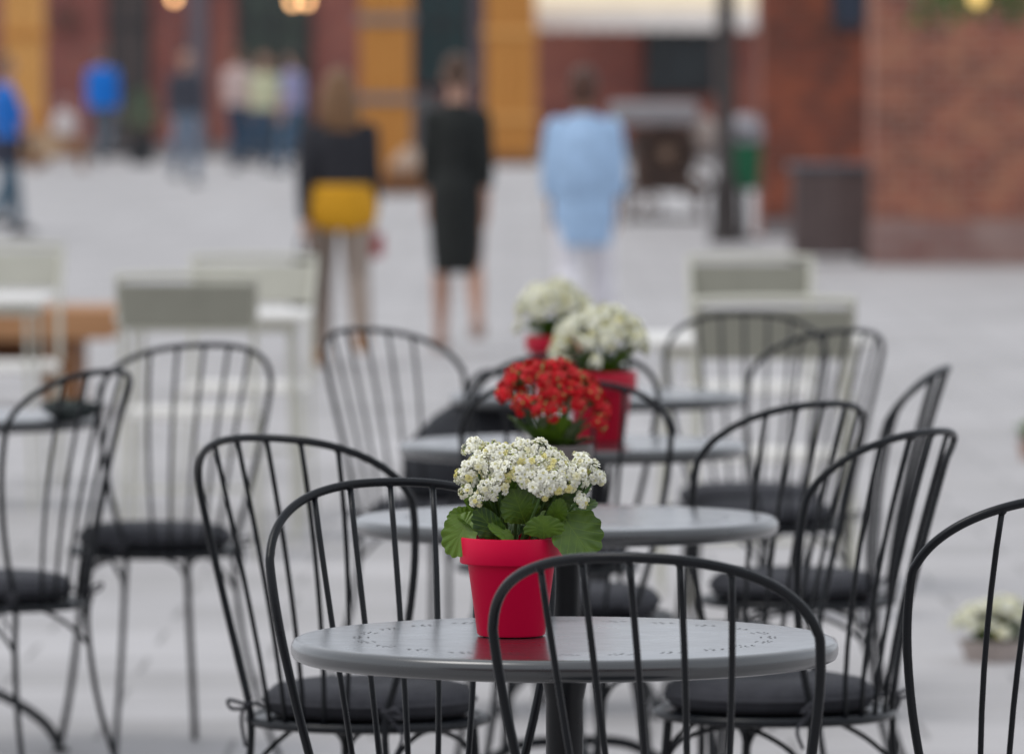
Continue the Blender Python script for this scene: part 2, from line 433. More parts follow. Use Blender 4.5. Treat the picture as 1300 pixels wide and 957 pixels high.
pylon('timber_pillar', 'orange timber pillar between the woman in yellow and the woman in black', 458, 522, 77, 3.1, (126, 26), M_yel2, M_stone, foot=.12)
pylon('timber_pillar', 'yellow timber pillar between the woman in black and the woman in light blue', 617, 680, 97, 3.5, (150, 42), M_yel2, M_yel)

# planter crate and pale basket beside the orange pillar
Y0 = 76.0
t = thing('wooden_crate', 'low brown wooden crate beside the orange timber pillar', 'crate', (wx(520, Y0), Y0, gz(Y0)))
for k in range(3):
    m = MB(); m.box(-.28, .28, -.2, -.18, .03 + k * .1, .11 + k * .1); m.box(-.28, .28, .18, .2, .03 + k * .1, .11 + k * .1)
    m.box(-.28, -.26, -.18, .18, .03 + k * .1, .11 + k * .1); m.box(.26, .28, -.18, .18, .03 + k * .1, .11 + k * .1); m.obj('slat', M_brownw, t, smooth=False)
m = MB()
for sx in (-1, 1):
    for sy in (-1, 1): m.box(sx * .25 - .02, sx * .25 + .02, sy * .16 - .02, sy * .16 + .02, 0, .34)
m.box(-.25, .25, -.17, .17, .02, .04); m.obj('frame', M_brownw, t, smooth=False)
m = MB(); m.loft([(0, 0, .04, .15, .12), (.01, 0, .2, .20, .15), (-.02, 0, .40, .17, .14), (.01, .01, .52, .10, .09), (0, 0, .56, .05, .05)])
o = m.obj('sack', mat('beige_sackcloth', (.45, .33, .25), .9, bump=.5), None); o.location = (wx(518, Y0), Y0, gz(Y0)); tag(o, 'bulging beige cloth sack standing in the low brown crate', 'sack')

# central brick wall and the near brick pier
YM = 59.0
mid = thing('brick_building', 'dark red brick building end behind the black lamp post', 'building', (0, YM, gz(YM)))
mb = MB(); mb.box(wx(966, YM), wx(1700, YM), 0, 1.2, 0, 3.2); mb.obj('wall', M_mid, mid, smooth=False)
mb = MB(); mb.box(wx(958, YM), wx(1700, YM), -.12, 1.3, 3.2, 3.35, bev=.02); mb.obj('cornice', M_stone, mid, smooth=False)
mb = MB(); mb.box(wx(967, YM), wx(1700, YM), -.05, -.003, 0, .16); mb.obj('plinth', M_stone, mid, smooth=False)
YN = 51.0
near = thing('brick_building', 'weathered orange brick wall at right with rougher greyer bricks near its foot', 'building', (0, YN, gz(YN)))
mb = MB(); mb.box(wx(1110, YN), wx(1900, YN), 0, 1.0, .36, 3.0); mb.obj('wall', M_near, near, smooth=False)
M_rub = brick_mat('grey_red_foot_brick', (.24, .11, .09), (.30, .19, .17), (.25, .21, .20), patch=(.36, .25, .22), pscale=2.2)
mb = MB(); mb.box(wx(1109, YN) - .01, wx(1900, YN), -.04, 1.04, 0, .36, bev=.01); mb.obj('wall_foot', M_rub, near, smooth=False)
mb = MB(); mb.box(wx(1105, YN), wx(1900, YN), -.1, 1.1, 3.0, 3.15, bev=.02); mb.obj('cornice', M_stone, near, smooth=False)

# unseen brick building added behind the camera to shade the faces turned this way
own = thing('brick_building', 'unseen dark red brick building added behind the camera for shade', 'building', (0, -9, 0))
mb = MB(); mb.box(-22, 22, -6, 0, 0, 5.0); mb.obj('wall', M_mid, own, smooth=False)
for k in range(-6, 7):
    opening('window', k * 3 - .6, k * 3 + .6, .9, 2.9, M_glassd, M_dark, parent=own, y=.11)
mb = MB(); mb.box(-22.1, 22.1, -6.1, .12, 5.0, 5.2, bev=.02); mb.obj('cornice', M_stone, own, smooth=False)

# wall lantern on the central building
YL = 58.6
t = thing('wall_lantern', 'black wall lantern hanging high on the dark red brick wall', 'lantern', (wx(1076, YL), YL - .1, 0))
zb = wz(48, YL)
m = MB()
for sx in (-1, 1):
    for sy in (-1, 1): m.tube([(sx * .13, sy * .13, zb + .08), (sx * .17, sy * .17, zb + .55)], .015, 6)
m.lathe([(.0, zb), (.05, zb + .02), (.19, zb + .06), (.19, zb + .085), (.0, zb + .09)], 4, Matrix.Rotation(R(45), 4, 'Z'))
m.lathe([(.27, zb + .55), (.28, zb + .58), (.10, zb + .76), (.03, zb + .80), (0, zb + .86)], 4, Matrix.Rotation(R(45), 4, 'Z'))
m.obj('cage', M_dark, t, smooth=False)
m = MB(); m.lathe([(.165, zb + .095), (.22, zb + .54)], 4, Matrix.Rotation(R(45), 4, 'Z')); m.obj('glass', mat('smoky_blue_glass', (.05, .07, .10), .1), t, smooth=False)
m = MB(); m.tube(smooth_path([(0, .5, zb + .75), (0, .3, zb + 1.02), (0, .05, zb + 1.0), (0, 0, zb + .85)]), .02, 8); m.obj('bracket', M_dark, t)

# black lamp post
YP = 57.0; gp = gz(YP)
t = thing('lamp_post', 'tall black post left of the dark red brick wall', 'lamp post', (wx(921, YP), YP, gp))
m = MB(); m.lathe([(.15, 0), (.15, .06), (.13, .1), (.12, .5), (.11, .56), (.082, .6), (.078, 3.6), (.10, 3.62), (.10, 3.7), (0, 3.7)], 20); m.obj('post', mat('brown_black_paint', (.028, .020, .018), .5, scale=3), t, angle=40)
m = MB(); m.lathe([(.0, 3.7), (.14, 3.74), (.2, 4.1), (.22, 4.12), (.05, 4.35), (0, 4.36)], 12); m.obj('lamp_head', M_dark, t, smooth=False)

# green litter bin with white top on a stand
YG = 57.6; gg = gz(YG)
t = thing('litter_bin', 'green litter bin with rounded white top on a dark post', 'bin', (wx(945, YG), YG, gg))
m = MB(); m.lathe([(.0, .46), (.115, .46), (.135, .5), (.155, .86), (.155, .88), (0, .885)], 24); m.obj('bin_body', mat('green_plastic', (.005, .13, .055), .5), t, angle=40)
m = MB(); m.lathe([(.158, .885), (.168, .90), (.165, 1.03), (.13, 1.10), (.06, 1.13), (0, 1.135)], 24); m.obj('lid', mat('white_plastic', (.36, .35, .38), .5), t, angle=50)
m = MB(); m.box(-.06, .06, -.175, -.158, .94, 1.0, bev=.005); m.obj('opening_flap', M_dark, t)
m = MB(); m.tube([(0, 0, 0), (0, 0, .459)], .03, 10); m.lathe([(.14, 0), (.14, .03), (.03, .05)], 20); m.obj('stand', M_dark, t, angle=40)

# old iron machine with flywheels
YI = 64.0; gi = gz(YI)
t = thing('old_machine', 'old dark iron machine with a spoked flywheel and grey top', 'machine', (wx(840, YI), YI, gi))
M_iron = mat('rusty_dark_iron', (.055, .042, .038), .7, var=.4, scale=6, hue=(.10, .06, .045))
M_tan = mat('tan_metal', (.20, .13, .09), .6)
def wheel(cx, cz, r, y, parent, name='flywheel'):
    m = MB(); m.tube([(cx + r * math.cos(a * math.pi / 16), y, cz + r * math.sin(a * math.pi / 16)) for a in range(32)], r * .13, 8, closed=True)
    for k in range(6):
        a = k * math.pi / 3; m.tube([(cx, y, cz), (cx + r * math.cos(a), y, cz + r * math.sin(a))], r * .06, 6)
    wv = m.obj(name, M_iron, parent)
    m = MB(); m.tube([(cx, y - .06, cz), (cx, y + .06, cz)], r * .3, 14); m.obj('hub', M_tan, wv, angle=40)
wheel(wx(846, YI) - wx(840, YI), wz(195, YI) - gi, .27, -.2, t)
wheel(wx(882, YI) - wx(840, YI), wz(232, YI) - gi, .15, -.22, t)
wheel(wx(822, YI) - wx(840, YI), wz(262, YI) - gi, .13, -.22, t)
m = MB()
m.box(-.36, .44, -.12, .2, .30, .40, bev=.01); m.box(-.30, .30, -.1, .18, .40, .95, bev=.03)
for x in (-.34, .38):
    for y in (-.1, .16): m.box(x - .03, x + .03, y - .03, y + .03, 0, .3)
m.tube([(-.36, 0, .04), (.44, 0, .04)], .025, 8); m.obj('frame', M_iron, t, smooth=False)
m = MB(); m.box(-.52, .36, -.25, .25, .97, 1.20, bev=.04); m.obj('top_cover', mat('light_grey_metal', (.30, .29, .30), .5), t, smooth=False)
m = MB(); m.loft([(.40, -.1, .72, .10, .08), (.42, -.1, .84, .14, .1), (.42, -.1, .96, .13, .1), (.40, -.1, 1.05, .07, .06)]); m.obj('tank', mat('beige_enamel', (.42, .35, .31), .5), t)

# dark slatted cabinet by the wall
YC = 51.6; gc = gz(YC)
t = thing('slatted_cabinet', 'dark grey slatted metal cabinet standing left of the orange brick wall', 'cabinet', (wx(1055, YC), YC, gc))
M_cab = mat('dark_grey_cabinet_paint', (.15, .11, .105), .6, scale=5)
m = MB(); m.box(-.30, .30, .02, .5, .05, .74, bev=.01); m.obj('body', mat('dark_cabinet_inside', (.06, .048, .05), .7), t, smooth=False)
m = MB()
for k in range(12): m.box(-.30, .30, -.01, .012, .07 + k * .056, .11 + k * .056, bev=.004)
for x in (-.30, 0, .30): m.box(x - .02, x + .02, -.02, .01, .04, .745)
m.obj('slat_panel', M_cab, t, smooth=False)
m = MB(); m.box(-.33, .33, -.03, .53, .745, .80, bev=.012); m.obj('lid', mat('blue_grey_lid', (.11, .12, .14), .4), t, smooth=False)
m = MB()
for x in (-.27, .27):
    for y in (.05, .45): m.box(x - .03, x + .03, y - .03, y + .03, 0, .05)
m.obj('foot', M_dark, t, smooth=False)

# hanging basket of leaves on the orange brick wall
YB = 47.0; zb = wz(24, YB)
t = thing('hanging_basket', 'hanging basket of trailing green leaves high before the orange brick wall', 'plant basket', (wx(1245, YB), YB, 0))
m = MB(); m.lathe([(0, zb + .35), (.2, zb + .38), (.32, zb + .55), (.34, zb + .6), (.3, zb + .6), (0, zb + .5)], 20); m.obj('basket', M_brownw, t)
rnd = random.Random(5); m = MB()
for k in range(900):
    a = rnd.uniform(0, 2 * math.pi); rr = rnd.uniform(.15, .48) * (1 + .25 * math.sin(3 * a)); z = zb + .62 - rnd.random() ** .7 * (.62 + .06 * math.sin(5 * a)) * min(1, rr / .3)
    c = Vector((rr * math.cos(a), rr * math.sin(a) * .7, z)); s = rnd.uniform(.02, .045)
    M = Matrix.Translation(c) @ Matrix.Rotation(rnd.uniform(0, 6.3), 4, 'Z') @ Matrix.Rotation(rnd.uniform(.3, 1.8), 4, 'X') @ Matrix.Scale(s, 4)
    m.add([(0, -1, 0), (.55, -.2, .15), (.45, .5, .1), (0, 1, -.1), (-.45, .5, .1), (-.55, -.2, .15)], [(0, 1, 2, 3), (0, 3, 4, 5)], M)
m.obj('foliage', mat('basket_leaf', (.03, .10, .015), .5, var=.4, scale=9, hue=(.06, .17, .03)), t, smooth=False)
m = MB(); m.tube(smooth_path([(0, 4.2, zb + 1.1), (0, 3.0, zb + 1.3), (0, .4, zb + 1.3), (0, 0, zb + 1.15)]), .02, 8)
for k in range(3):
    a = k * 2.09; m.tube([(0, 0, zb + 1.15), (.32 * math.cos(a), .32 * math.sin(a), zb + .6)], .006, 5)
m.obj('bracket', M_dark, t)

# string lights
M_bulb = mat('warm_lit_bulb', (1, .6, .3), .4, emis=(1, .52, .22), estr=6)
M_bulb2 = mat('yellow_lit_bulb', (1, .7, .3), .4, emis=(1, .62, .12), estr=.8)
def string(label, pts, Y, mbulb, ends):
    t = thing('string_light', label, 'string light', (0, Y, 0), 0, 'strings of warm bulbs over the square')
    xs_ = [ends[0]] + [p[0] for p in pts] + [ends[1]]
    zt = [wz(-40, Y)] + [wz(p[1], Y) + .12 for p in pts] + [wz(-45, Y)]
    m = MB(); m.tube(smooth_path([(wx(x, Y), 0, z) for x, z in zip(xs_, zt)]), .008, 6); m.obj('cable', M_dark, t)
    for p in pts:
        m = MB(); c = (wx(p[0], Y), 0, wz(p[1], Y)); m.ball(c, .055, .055, .065); b = m.obj('bulb', mbulb, t)
        m = MB(); m.tube([(c[0], 0, c[2] + .055), (c[0], 0, c[2] + .12)], .022, 8); m.obj('socket', M_dark, b)
string('string of warm round bulbs high before the far brick building', [(222, -2), (372, 3), (390, 2)], 100, M_bulb, (-60, 700))
string('string light with a yellow bulb beside the hanging basket leaves', [(1240, -3)], 44, M_bulb2, (1120, 1340))

# bench, bag and green planter far left
YQ = 92.0; gq = gz(YQ)
t = thing('wooden_bench', 'small orange brown wooden bench at the foot of the far left wall', 'bench', (wx(75, YQ), YQ, gq))
for k in range(3):
    m = MB(); m.box(-.42, .42, -.2 + k * .14, -.08 + k * .14, .40, .44, bev=.006); m.obj('seat_slat', M_orangew, t, smooth=False)
for x in (-.34, .34):
    m = MB(); m.box(x - .04, x + .04, -.18, .2, 0, .4); m.obj('leg', M_brownw, t, smooth=False)
m = MB(); m.box(-.38, .38, -.19, -.16, .2, .4); m.obj('front_board', M_brownw, t, smooth=False)
m = MB(); m.loft([(0, 0, 0, .16, .09), (0, 0, .12, .19, .11), (.01, 0, .3, .17, .09), (0, 0, .40, .10, .05), (0, 0, .42, .05, .02)])
m.tube(smooth_path([(-.1, 0, .36), (-.05, 0, .55), (.05, 0, .55), (.1, 0, .36)]), .012, 6)
o = m.obj('shopping_bag', mat('pale_grey_bag_cloth', (.55, .50, .49), .8), None); o.location = (wx(82, YQ), YQ, gq + .44); tag(o, 'pale grey shopping bag standing on the small orange brown bench', 'bag')
YS = 97.0; gs = gz(YS)
t = thing('potted_shrub', 'grey green shrub in a dark tub before the far building door', 'plant', (wx(180, YS), YS, gs))
m = MB(); m.lathe([(0, 0), (.17, 0), (.21, .36), (.23, .37), (.23, .42), (.19, .42), (.18, .38), (0, .38)], 20); m.obj('tub', M_dark, t, angle=40)
m = MB()
for k in range(500):
    a = rnd.uniform(0, 6.28); el = rnd.uniform(-.6, 1.5); rr = rnd.uniform(.5, 1) ** .4
    c = Vector((.24 * rr * math.cos(a) * math.cos(el), .24 * rr * math.sin(a) * math.cos(el), .75 + .38 * rr * math.sin(el)))
    M = Matrix.Translation(c) @ Matrix.Rotation(rnd.uniform(0, 6.3), 4, 'Z') @ Matrix.Rotation(rnd.uniform(.3, 1.8), 4, 'X') @ Matrix.Scale(rnd.uniform(.03, .05), 4)
    m.add([(0, -1, 0), (.5, 0, .1), (0, 1, 0), (-.5, 0, .1)], [(0, 1, 2, 3)], M)
m.obj('foliage', mat('sage_leaf', (.10, .15, .09), .6, var=.3, hue=(.16, .22, .14)), t, smooth=False)
m = MB(); m.tube([(0, 0, .38), (.01, 0, .8)], [.02, .01], 6); m.obj('stem', M_brownw, t)

# ================================================================ PEOPLE
def remesh(mb_, name, m_, parent, voxel, smooth_it=3):
    o = mb_.obj('tmp', m_)
    r = o.modifiers.new('r', 'REMESH'); r.mode = 'VOXEL'; r.voxel_size = voxel; r.use_smooth_shade = True
    s = o.modifiers.new('s', 'SMOOTH'); s.factor = .5; s.iterations = smooth_it
    dg = bpy.context.evaluated_depsgraph_get(); dg.update()
    me = bpy.data.meshes.new_from_object(o.evaluated_get(dg))
    old = o.data; bpy.data.objects.remove(o); bpy.data.meshes.remove(old)
    me.materials.clear(); me.materials.append(m_)
    return link(name, me, parent)
SKIN = mat('skin', (.48, .27, .19), .55, var=.05, sss=.05)
SKIN2 = mat('tanned_skin', (.30, .15, .09), .55, var=.05)
M_eye = mat('eye', (.02, .015, .012), .2)
def cloth(name, c, **k): return mat(name, c, .85, var=.12, scale=14, bump=.5, bscale=140, **k)

def person(label, px_, Y, height, heading, stride, skin, hair, hairstyle, top, bottom, shoes, vox=.009, arms=(0, 0), loose=0, extra=None, slim=1.0, hatm=None):
    """heading 0 = walking away from the camera; local +Y is the way the person faces"""
    t = thing('person', label, 'person', (wx(px_, Y), Y, gz(Y)), -R(heading))
    k = height / 1.70; s = stride
    hip = [Vector((sx * .085 * slim, 0, .90)) for sx in (-1, 1)]
    ank = [Vector((-.095, s * .30, .10 + (0.0 if s > 0 else .09))), Vector((.120, -s * .30, .10 + (.09 if s > 0 else 0)))]
    knee = []
    for i in (0, 1):
        mid_ = (hip[i] + ank[i]) / 2; knee.append(Vector((mid_.x, mid_.y + .03 + (.05 if ank[i].y < 0 else 0), .50)))
    sh = [Vector((sx * .152 * slim, -.005, 1.35)) for sx in (-1, 1)]
    el = []; wr = []
    for i, sx in enumerate((-1, 1)):
        sw = arms[i]
        e = sh[i] + Vector((sx * .032, -.02 + sw * .16, -.275)); el.append(e)
        wr.append(e + Vector((sx * -.005, .05 + sw * .16, -.235)))
    sc = Matrix.Scale(k, 4)
    def fin(m): m.v = [tuple(sc @ Vector(p)) for p in m.v]; return m
    # body, one continuous surface
    b = MB()
    b.loft([(0, 0, .80, .09, .08), (0, 0, .86, .155 * slim, .115), (0, -.005, .94, .165 * slim, .12), (0, 0, 1.05, .125 * slim, .095), (0, 0, 1.18, .135 * slim, .10),
            (0, 0, 1.30, .155 * slim, .105), (0, -.005, 1.36, .14 * slim, .085), (0, -.005, 1.40, .09, .07), (0, 0, 1.45, .054, .054), (0, .01, 1.52, .05, .052)])
    for i in (0, 1):
        b.tube([hip[i] + Vector((0, 0, .03)), (hip[i] + knee[i]) / 2, knee[i], knee[i] + (ank[i] - knee[i]) * .35 + Vector((0, -.015, 0)), ank[i]], [.088, .074, .052, .054, .034], 14)
        b.ball(knee[i], .053)
        f = ank[i]; b.tube([f + Vector((0, -.05, -.055)), f + Vector((0, .03, -.05)), f + Vector((0, .15, -.075))], [.034, .038, .026], 10)
        b.ball(f, .036)
        b.tube([sh[i], (sh[i] + el[i]) / 2, el[i], el[i] + (wr[i] - el[i]) * .35, wr[i]], [.050, .043, .034, .034, .024], 12); b.ball(sh[i], .052); b.ball(el[i], .035)
        # hand: palm, four fingers, thumb
        d = (wr[i] - el[i]).normalized(); sx = (-1, 1)[i]
        fw = Vector((0, 1, 0)); fw = (fw - d * fw.dot(d)).normalized(); sd_ = d.cross(fw)
        pl = wr[i] + d * .045
        b.tube([wr[i], pl, wr[i] + d * .085], [.022, .027, .024], 10)
        b.tube([wr[i] + d * .03 + fw * .018, wr[i] + d * .06 + fw * .040, wr[i] + d * .09 + fw * .046], [.013, .011, .009], 8)
        for q, ln in enumerate((.070, .080, .074, .058)):
            p0 = wr[i] + d * .08 + fw * (.024 - q * .017)
            inn = sd_ * (.012 if (d.cross(fw)).x * sx < 0 else -.012)
            b.tube([p0, p0 + d * ln * .5 + inn * .4, p0 + d * ln + inn * 1.6], [.010, .009, .0075], 8)
    # head
    b.ball((0, .01, 1.605), .073, .092, .10, 18, 12); b.ball((0, .035, 1.545), .052, .055, .05)
    b.tube([(0, .095, 1.60), (0, .118, 1.578)], [.010, .014], 8)
    for sx in (-1, 1): b.ball((sx * .077, .0, 1.59), .012, .02, .03)
    remesh(fin(b), 'body', skin, t, vox)
    m = MB()
    for sx in (-1, 1): m.ball((sx * .030, .093, 1.607), .011, .008, .008)
    m.tube([(-.022, .098, 1.552), (0, .102, 1.549), (.022, .098, 1.552)], .005, 6)
    fin(m).obj('face_features', M_eye, t)
    # hair
    h = MB()
    h.ball((0, -.012, 1.628), .083, .096, .095, 18, 12)
    if hairstyle == 'bun': h.ball((0, -.075, 1.675), .045); h.ball((0, -.075, 1.57), .05, .03, .05)
    if hairstyle == 'long':
        h.loft([(.01, -.07, 1.34, .085, .03), (0, -.075, 1.43, .125, .05), (0, -.055, 1.54, .118, .065), (0, -.03, 1.64, .085, .07)])
    if hairstyle == 'bob': h.loft([(0, -.04, 1.50, .07, .05), (0, -.035, 1.56, .088, .065), (0, -.03, 1.64, .085, .07)])
    if hairstyle == 'short': h.ball((0, -.05, 1.58), .066, .05, .06)
    # clear the face
    for i_, p in enumerate(h.v):
        if p[1] > .045 and p[2] < 1.65: h.v[i_] = (p[0], .045, p[2])
    remesh(fin(h), 'hair', hair, t, vox)
    if hatm:
        m = MB(); m.lathe([(0, 1.735), (.06, 1.725), (.095, 1.68), (.102, 1.635), (.09, 1.63)], 20, Matrix.Translation((0, -.008, 0)))
        m.box(-.06, .06, .08, .17, 1.63, 1.64); fin(m).obj('cap', hatm, t)
    # trousers or dress
    L = loose
    if top.get('hem') is not None or True:
        m = MB(); hem = top.get('hem', .92); mt = top['mat']
        rings = []
        if hem < .7:  # dress
            rings += [(0, 0, hem, .150 * slim, .135), (0, 0, hem + .12, .168 * slim, .145)]
            rings += [(0, 0, .80, .182 * slim, .145), (0, -.005, .93, .180 * slim, .137)]
        else: rings += [(0, 0, hem, .180 * slim + L * 1.2, .135 + L), (0, 0, hem + .05, .176 * slim + L * 1.2, .13 + L)]
        rings += [(0, 0, 1.05, .142 * slim + L, .112 + L), (0, 0, 1.18, .15 * slim + L, .116 + L * .8), (0, 0, 1.29, .166 * slim + L * .4, .12 + L * .4),
                  (0, -.005, 1.365, .145 * slim, .098), (0, -.005, 1.405, .105 * slim, .082), (0, -.003, 1.44, .068, .064)]
        m.loft(rings, 28)
        sl = top.get('sleeve', 1.0)
        for i in (0, 1):
            path = [sh[i], (sh[i] + el[i]) / 2, el[i], el[i] + (wr[i] - el[i]) * .5, wr[i]]; rr = [.064 + L * .2, .057 + L * .3, .048 + L * .3, .044 + L * .3, .036 + L * .2]
            n_ = max(2, int(round(sl * 4)) + 1); m.tube(path[:n_], rr[:n_], 12); m.ball(sh[i], .061 + L * .15)
        remesh(fin(m), top['name'], mt, t, vox, 4)
    if bottom:
        m = MB(); m.loft([(0, 0, .80, .10, .09), (0, 0, .86, .172 * slim, .128), (0, -.005, .94, .172 * slim, .127), (0, 0, 1.0, .15 * slim, .115)])
        w_ = bottom.get('wide', 0)
        for i in (0, 1):
            m.tube([hip[i] + Vector((0, 0, .02)), (hip[i] + knee[i]) / 2, knee[i], (knee[i] + ank[i]) / 2, ank[i] + Vector((0, 0, .0))], [.097, .085 + w_ * .5, .066 + w_, .062 + w_, .052 + w_], 14)
            m.ball(knee[i], .067 + w_)
        remesh(fin(m), bottom['name'], bottom['mat'], t, vox)
    for i in (0, 1):
        m = MB(); f = ank[i]
        m.tube([f + Vector((0, -.07, -.058)), f + Vector((0, -.04, -.05)), f + Vector((0, .04, -.055)), f + Vector((0, .13, -.07)), f + Vector((0, .175, -.08))], [.020, .046, .046, .038, .018], 12)
        m.box(f.x - .036, f.x + .036, f.y - .075, f.y + .165, f.z - .10, f.z - .085)
        fin(m).obj('shoe', shoes, t)
    if extra: extra(t, fin, wr)
    hands = [t.matrix_basis @ (sc @ (wr[i] + (wr[i] - el[i]).normalized() * .10)) for i in (0, 1)]
    return t, hands

def tied(t, fin, wr):
    m = MB(); m.loft([(.03, -.005, .78, .13, .12), (.015, -.005, .82, .195, .15), (0, -.005, .87, .228, .16), (0, -.005, .95, .222, .155), (0, -.005, 1.03, .19, .135), (0, -.005, 1.05, .175, .12)], 28)
    remesh(fin(m), 'tied_sweater', cloth('mustard_yellow_knit', (.60, .29, .006)), t, .009)
    m = MB(); m.tube([(-.03, .15, .98), (-.06, .17, .85), (-.07, .17, .7)], [.03, .035, .025], 10); m.tube([(.03, .15, .98), (.06, .17, .87), (.06, .17, .72)], [.03, .035, .025], 10)
    fin(m).obj('sweater_sleeve', MATS['mustard_yellow_knit'], t)
H_blond = mat('dark_blond_hair', (.17, .085, .035), .5, var=.3, scale=30)
H_brown = mat('brown_hair', (.08, .04, .022), .5, var=.3, scale=30)
H_aub = mat('auburn_hair', (.075, .028, .015), .5, var=.3, scale=30)
H_dark = mat('dark_hair', (.03, .022, .02), .5, var=.3, scale=30)
H_grey = mat('grey_brown_hair', (.12, .09, .08), .6, var=.2, scale=30)
p1, h1 = person('woman walking away in a black jacket with a mustard sweater tied round her waist', 430, 34.6, 1.585, -4, .8, SKIN, H_blond, 'long',
       {'name': 'jacket', 'mat': cloth('black_navy_jacket_cloth', (.018, .018, .024)), 'hem': .93, 'sleeve': 1}, {'name': 'trousers', 'mat': cloth('khaki_grey_trousers', (.30, .24, .20)), 'wide': .006},
       mat('tan_leather', (.33, .17, .07), .6), arms=(-.35, .4), extra=tied, slim=1.12)
p2, h2 = person('woman walking away in a fitted black knee length dress with her hair up', 580, 36.2, 1.665, 0, .62, SKIN, H_brown, 'bun',
       {'name': 'dress', 'mat': cloth('black_dress_cloth', (.009, .011, .010)), 'hem': .46, 'sleeve': .7}, None, mat('nude_leather', (.30, .17, .12), .6), arms=(.3, -.2), slim=.90)
p3, h3 = person('woman walking away in a loose light blue shirt and white trousers', 741, 35.6, 1.60, 3, -.6, SKIN2, H_aub, 'bob',
       {'name': 'shirt', 'mat': cloth('light_blue_cotton', (.36, .52, .74)), 'hem': .66, 'sleeve': .85}, {'name': 'trousers', 'mat': cloth('white_trouser_cotton', (.78, .76, .80)), 'wide': .012},
       mat('white_leather', (.7, .7, .7), .5), arms=(.05, .05), loose=.055, slim=1.04)
navy = cloth('blue_denim', (.065, .12, .19)); navy2 = cloth('dark_denim', (.035, .07, .12))
person('man in a bright blue jacket at far left facing the brick building', 131, 99, 1.74, 12, .5, SKIN, H_grey, 'short',
       {'name': 'jacket', 'mat': cloth('bright_blue_nylon', (.0, .16, .62)), 'hem': .82, 'sleeve': 1}, {'name': 'trousers', 'mat': cloth('grey_blue_trousers', (.12, .15, .18)), 'wide': .01}, M_dark, vox=.012, loose=.035, slim=1.15)
person('man in a dark jacket and faded jeans standing alone in the far square', 236, 82, 1.72, 160, .3, SKIN, H_dark, 'short',
       {'name': 'jacket', 'mat': cloth('charcoal_jacket_cloth', (.045, .048, .065)), 'hem': .90, 'sleeve': 1}, {'name': 'jeans', 'mat': cloth('faded_denim', (.17, .22, .29)), 'wide': .012}, M_dark, vox=.012, loose=.01, slim=1.1)
G3 = 'three people standing together in the far square'
for args in (('person in a pale pink top and jeans leftmost of the group of three', 303, 92.5, 1.76, 30, .2, SKIN, H_brown, 'short', (.50, .38, .36), 'pale_pink_cotton', navy2),
             ('person in a pale yellow top in the middle of the group of three', 336, 92, 1.66, 200, .2, SKIN, H_blond, 'bob', (.50, .50, .33), 'pale_yellow_cotton', navy2),
             ('person in a lavender shirt and blue jeans rightmost of the group of three', 371, 90, 1.70, -60, .3, SKIN, H_dark, 'short', (.30, .29, .46), 'lavender_cotton', navy)):
    t_, _ = person(*args[:9], {'name': 'shirt', 'mat': cloth(args[10], args[9]), 'hem': .90, 'sleeve': .6}, {'name': 'jeans', 'mat': args[11], 'wide': .008}, M_dark, vox=.012, loose=.02, slim=1.1)
    t_['group'] = G3
def waistj(t, fin, wr):
    m = MB(); m.loft([(0, 0, .66, .19, .14), (0, 0, .8, .215, .165), (0, 0, 1.0, .20, .15), (0, 0, 1.06, .17, .13)], 24); remesh(fin(m), 'tied_jacket', cloth('dark_navy_cloth', (.035, .038, .06)), t, .012)
pl, hl = person('person in a bright blue top holding a beige box at the left edge', 6, 59.7, 1.66, 70, .5, SKIN, H_blond, 'short',
       {'name': 'shirt', 'mat': cloth('blue_cotton', (.01, .15, .55)), 'hem': .92, 'sleeve': .6}, {'name': 'jeans', 'mat': cloth('slate_denim', (.075, .13, .18)), 'wide': .01}, M_dark, vox=.011, loose=.02, slim=1.1, extra=waistj, arms=(.85, .85))
m = MB(); m.box(-.2, .2, -.13, .13, -.02, .17, bev=.01); m.box(-.21, .21, -.14, .14, .171, .20, bev=.005)
o = m.obj('carried_box', mat('beige_cardboard', (.50, .34, .21), .8), smooth=False); o.location = (hl[0] + hl[1]) / 2 + Vector((.02, -.02, .0)); o.rotation_euler = (0, 0, -R(70)); tag(o, 'beige lidded cardboard box held by the person in blue at the left edge', 'box')
# things held
m = MB(); m.loft([(0, 0, -.42, .13, .035), (0, 0, -.39, .15, .05), (0, 0, -.25, .14, .055), (0, 0, -.12, .10, .04), (0, 0, -.10, .07, .02)])
m.tube(smooth_path([(-.08, 0, -.13), (-.05, 0, -.03), (0, 0, .0), (.05, 0, -.03), (.08, 0, -.13)]), .009, 8)
o = m.obj('handbag', mat('black_leather', (.02, .018, .02), .5)); o.location = h1[0] + Vector((-.01, 0, .02)); o.rotation_euler = (0, 0, R(70)); tag(o, 'black handbag held by the woman with the mustard sweater', 'handbag')
m = MB(); m.box(-.05, .05, -.015, .015, -.10, .03, bev=.01); m.box(-.051, .051, -.017, .017, -.03, -.022)
o = m.obj('purse', mat('rose_red_leather', (.45, .10, .11), .5), smooth=False); o.location = h1[1] + Vector((.02, 0, -.02)); tag(o, 'small rose red purse in the right hand of the woman with mustard sweater', 'purse')

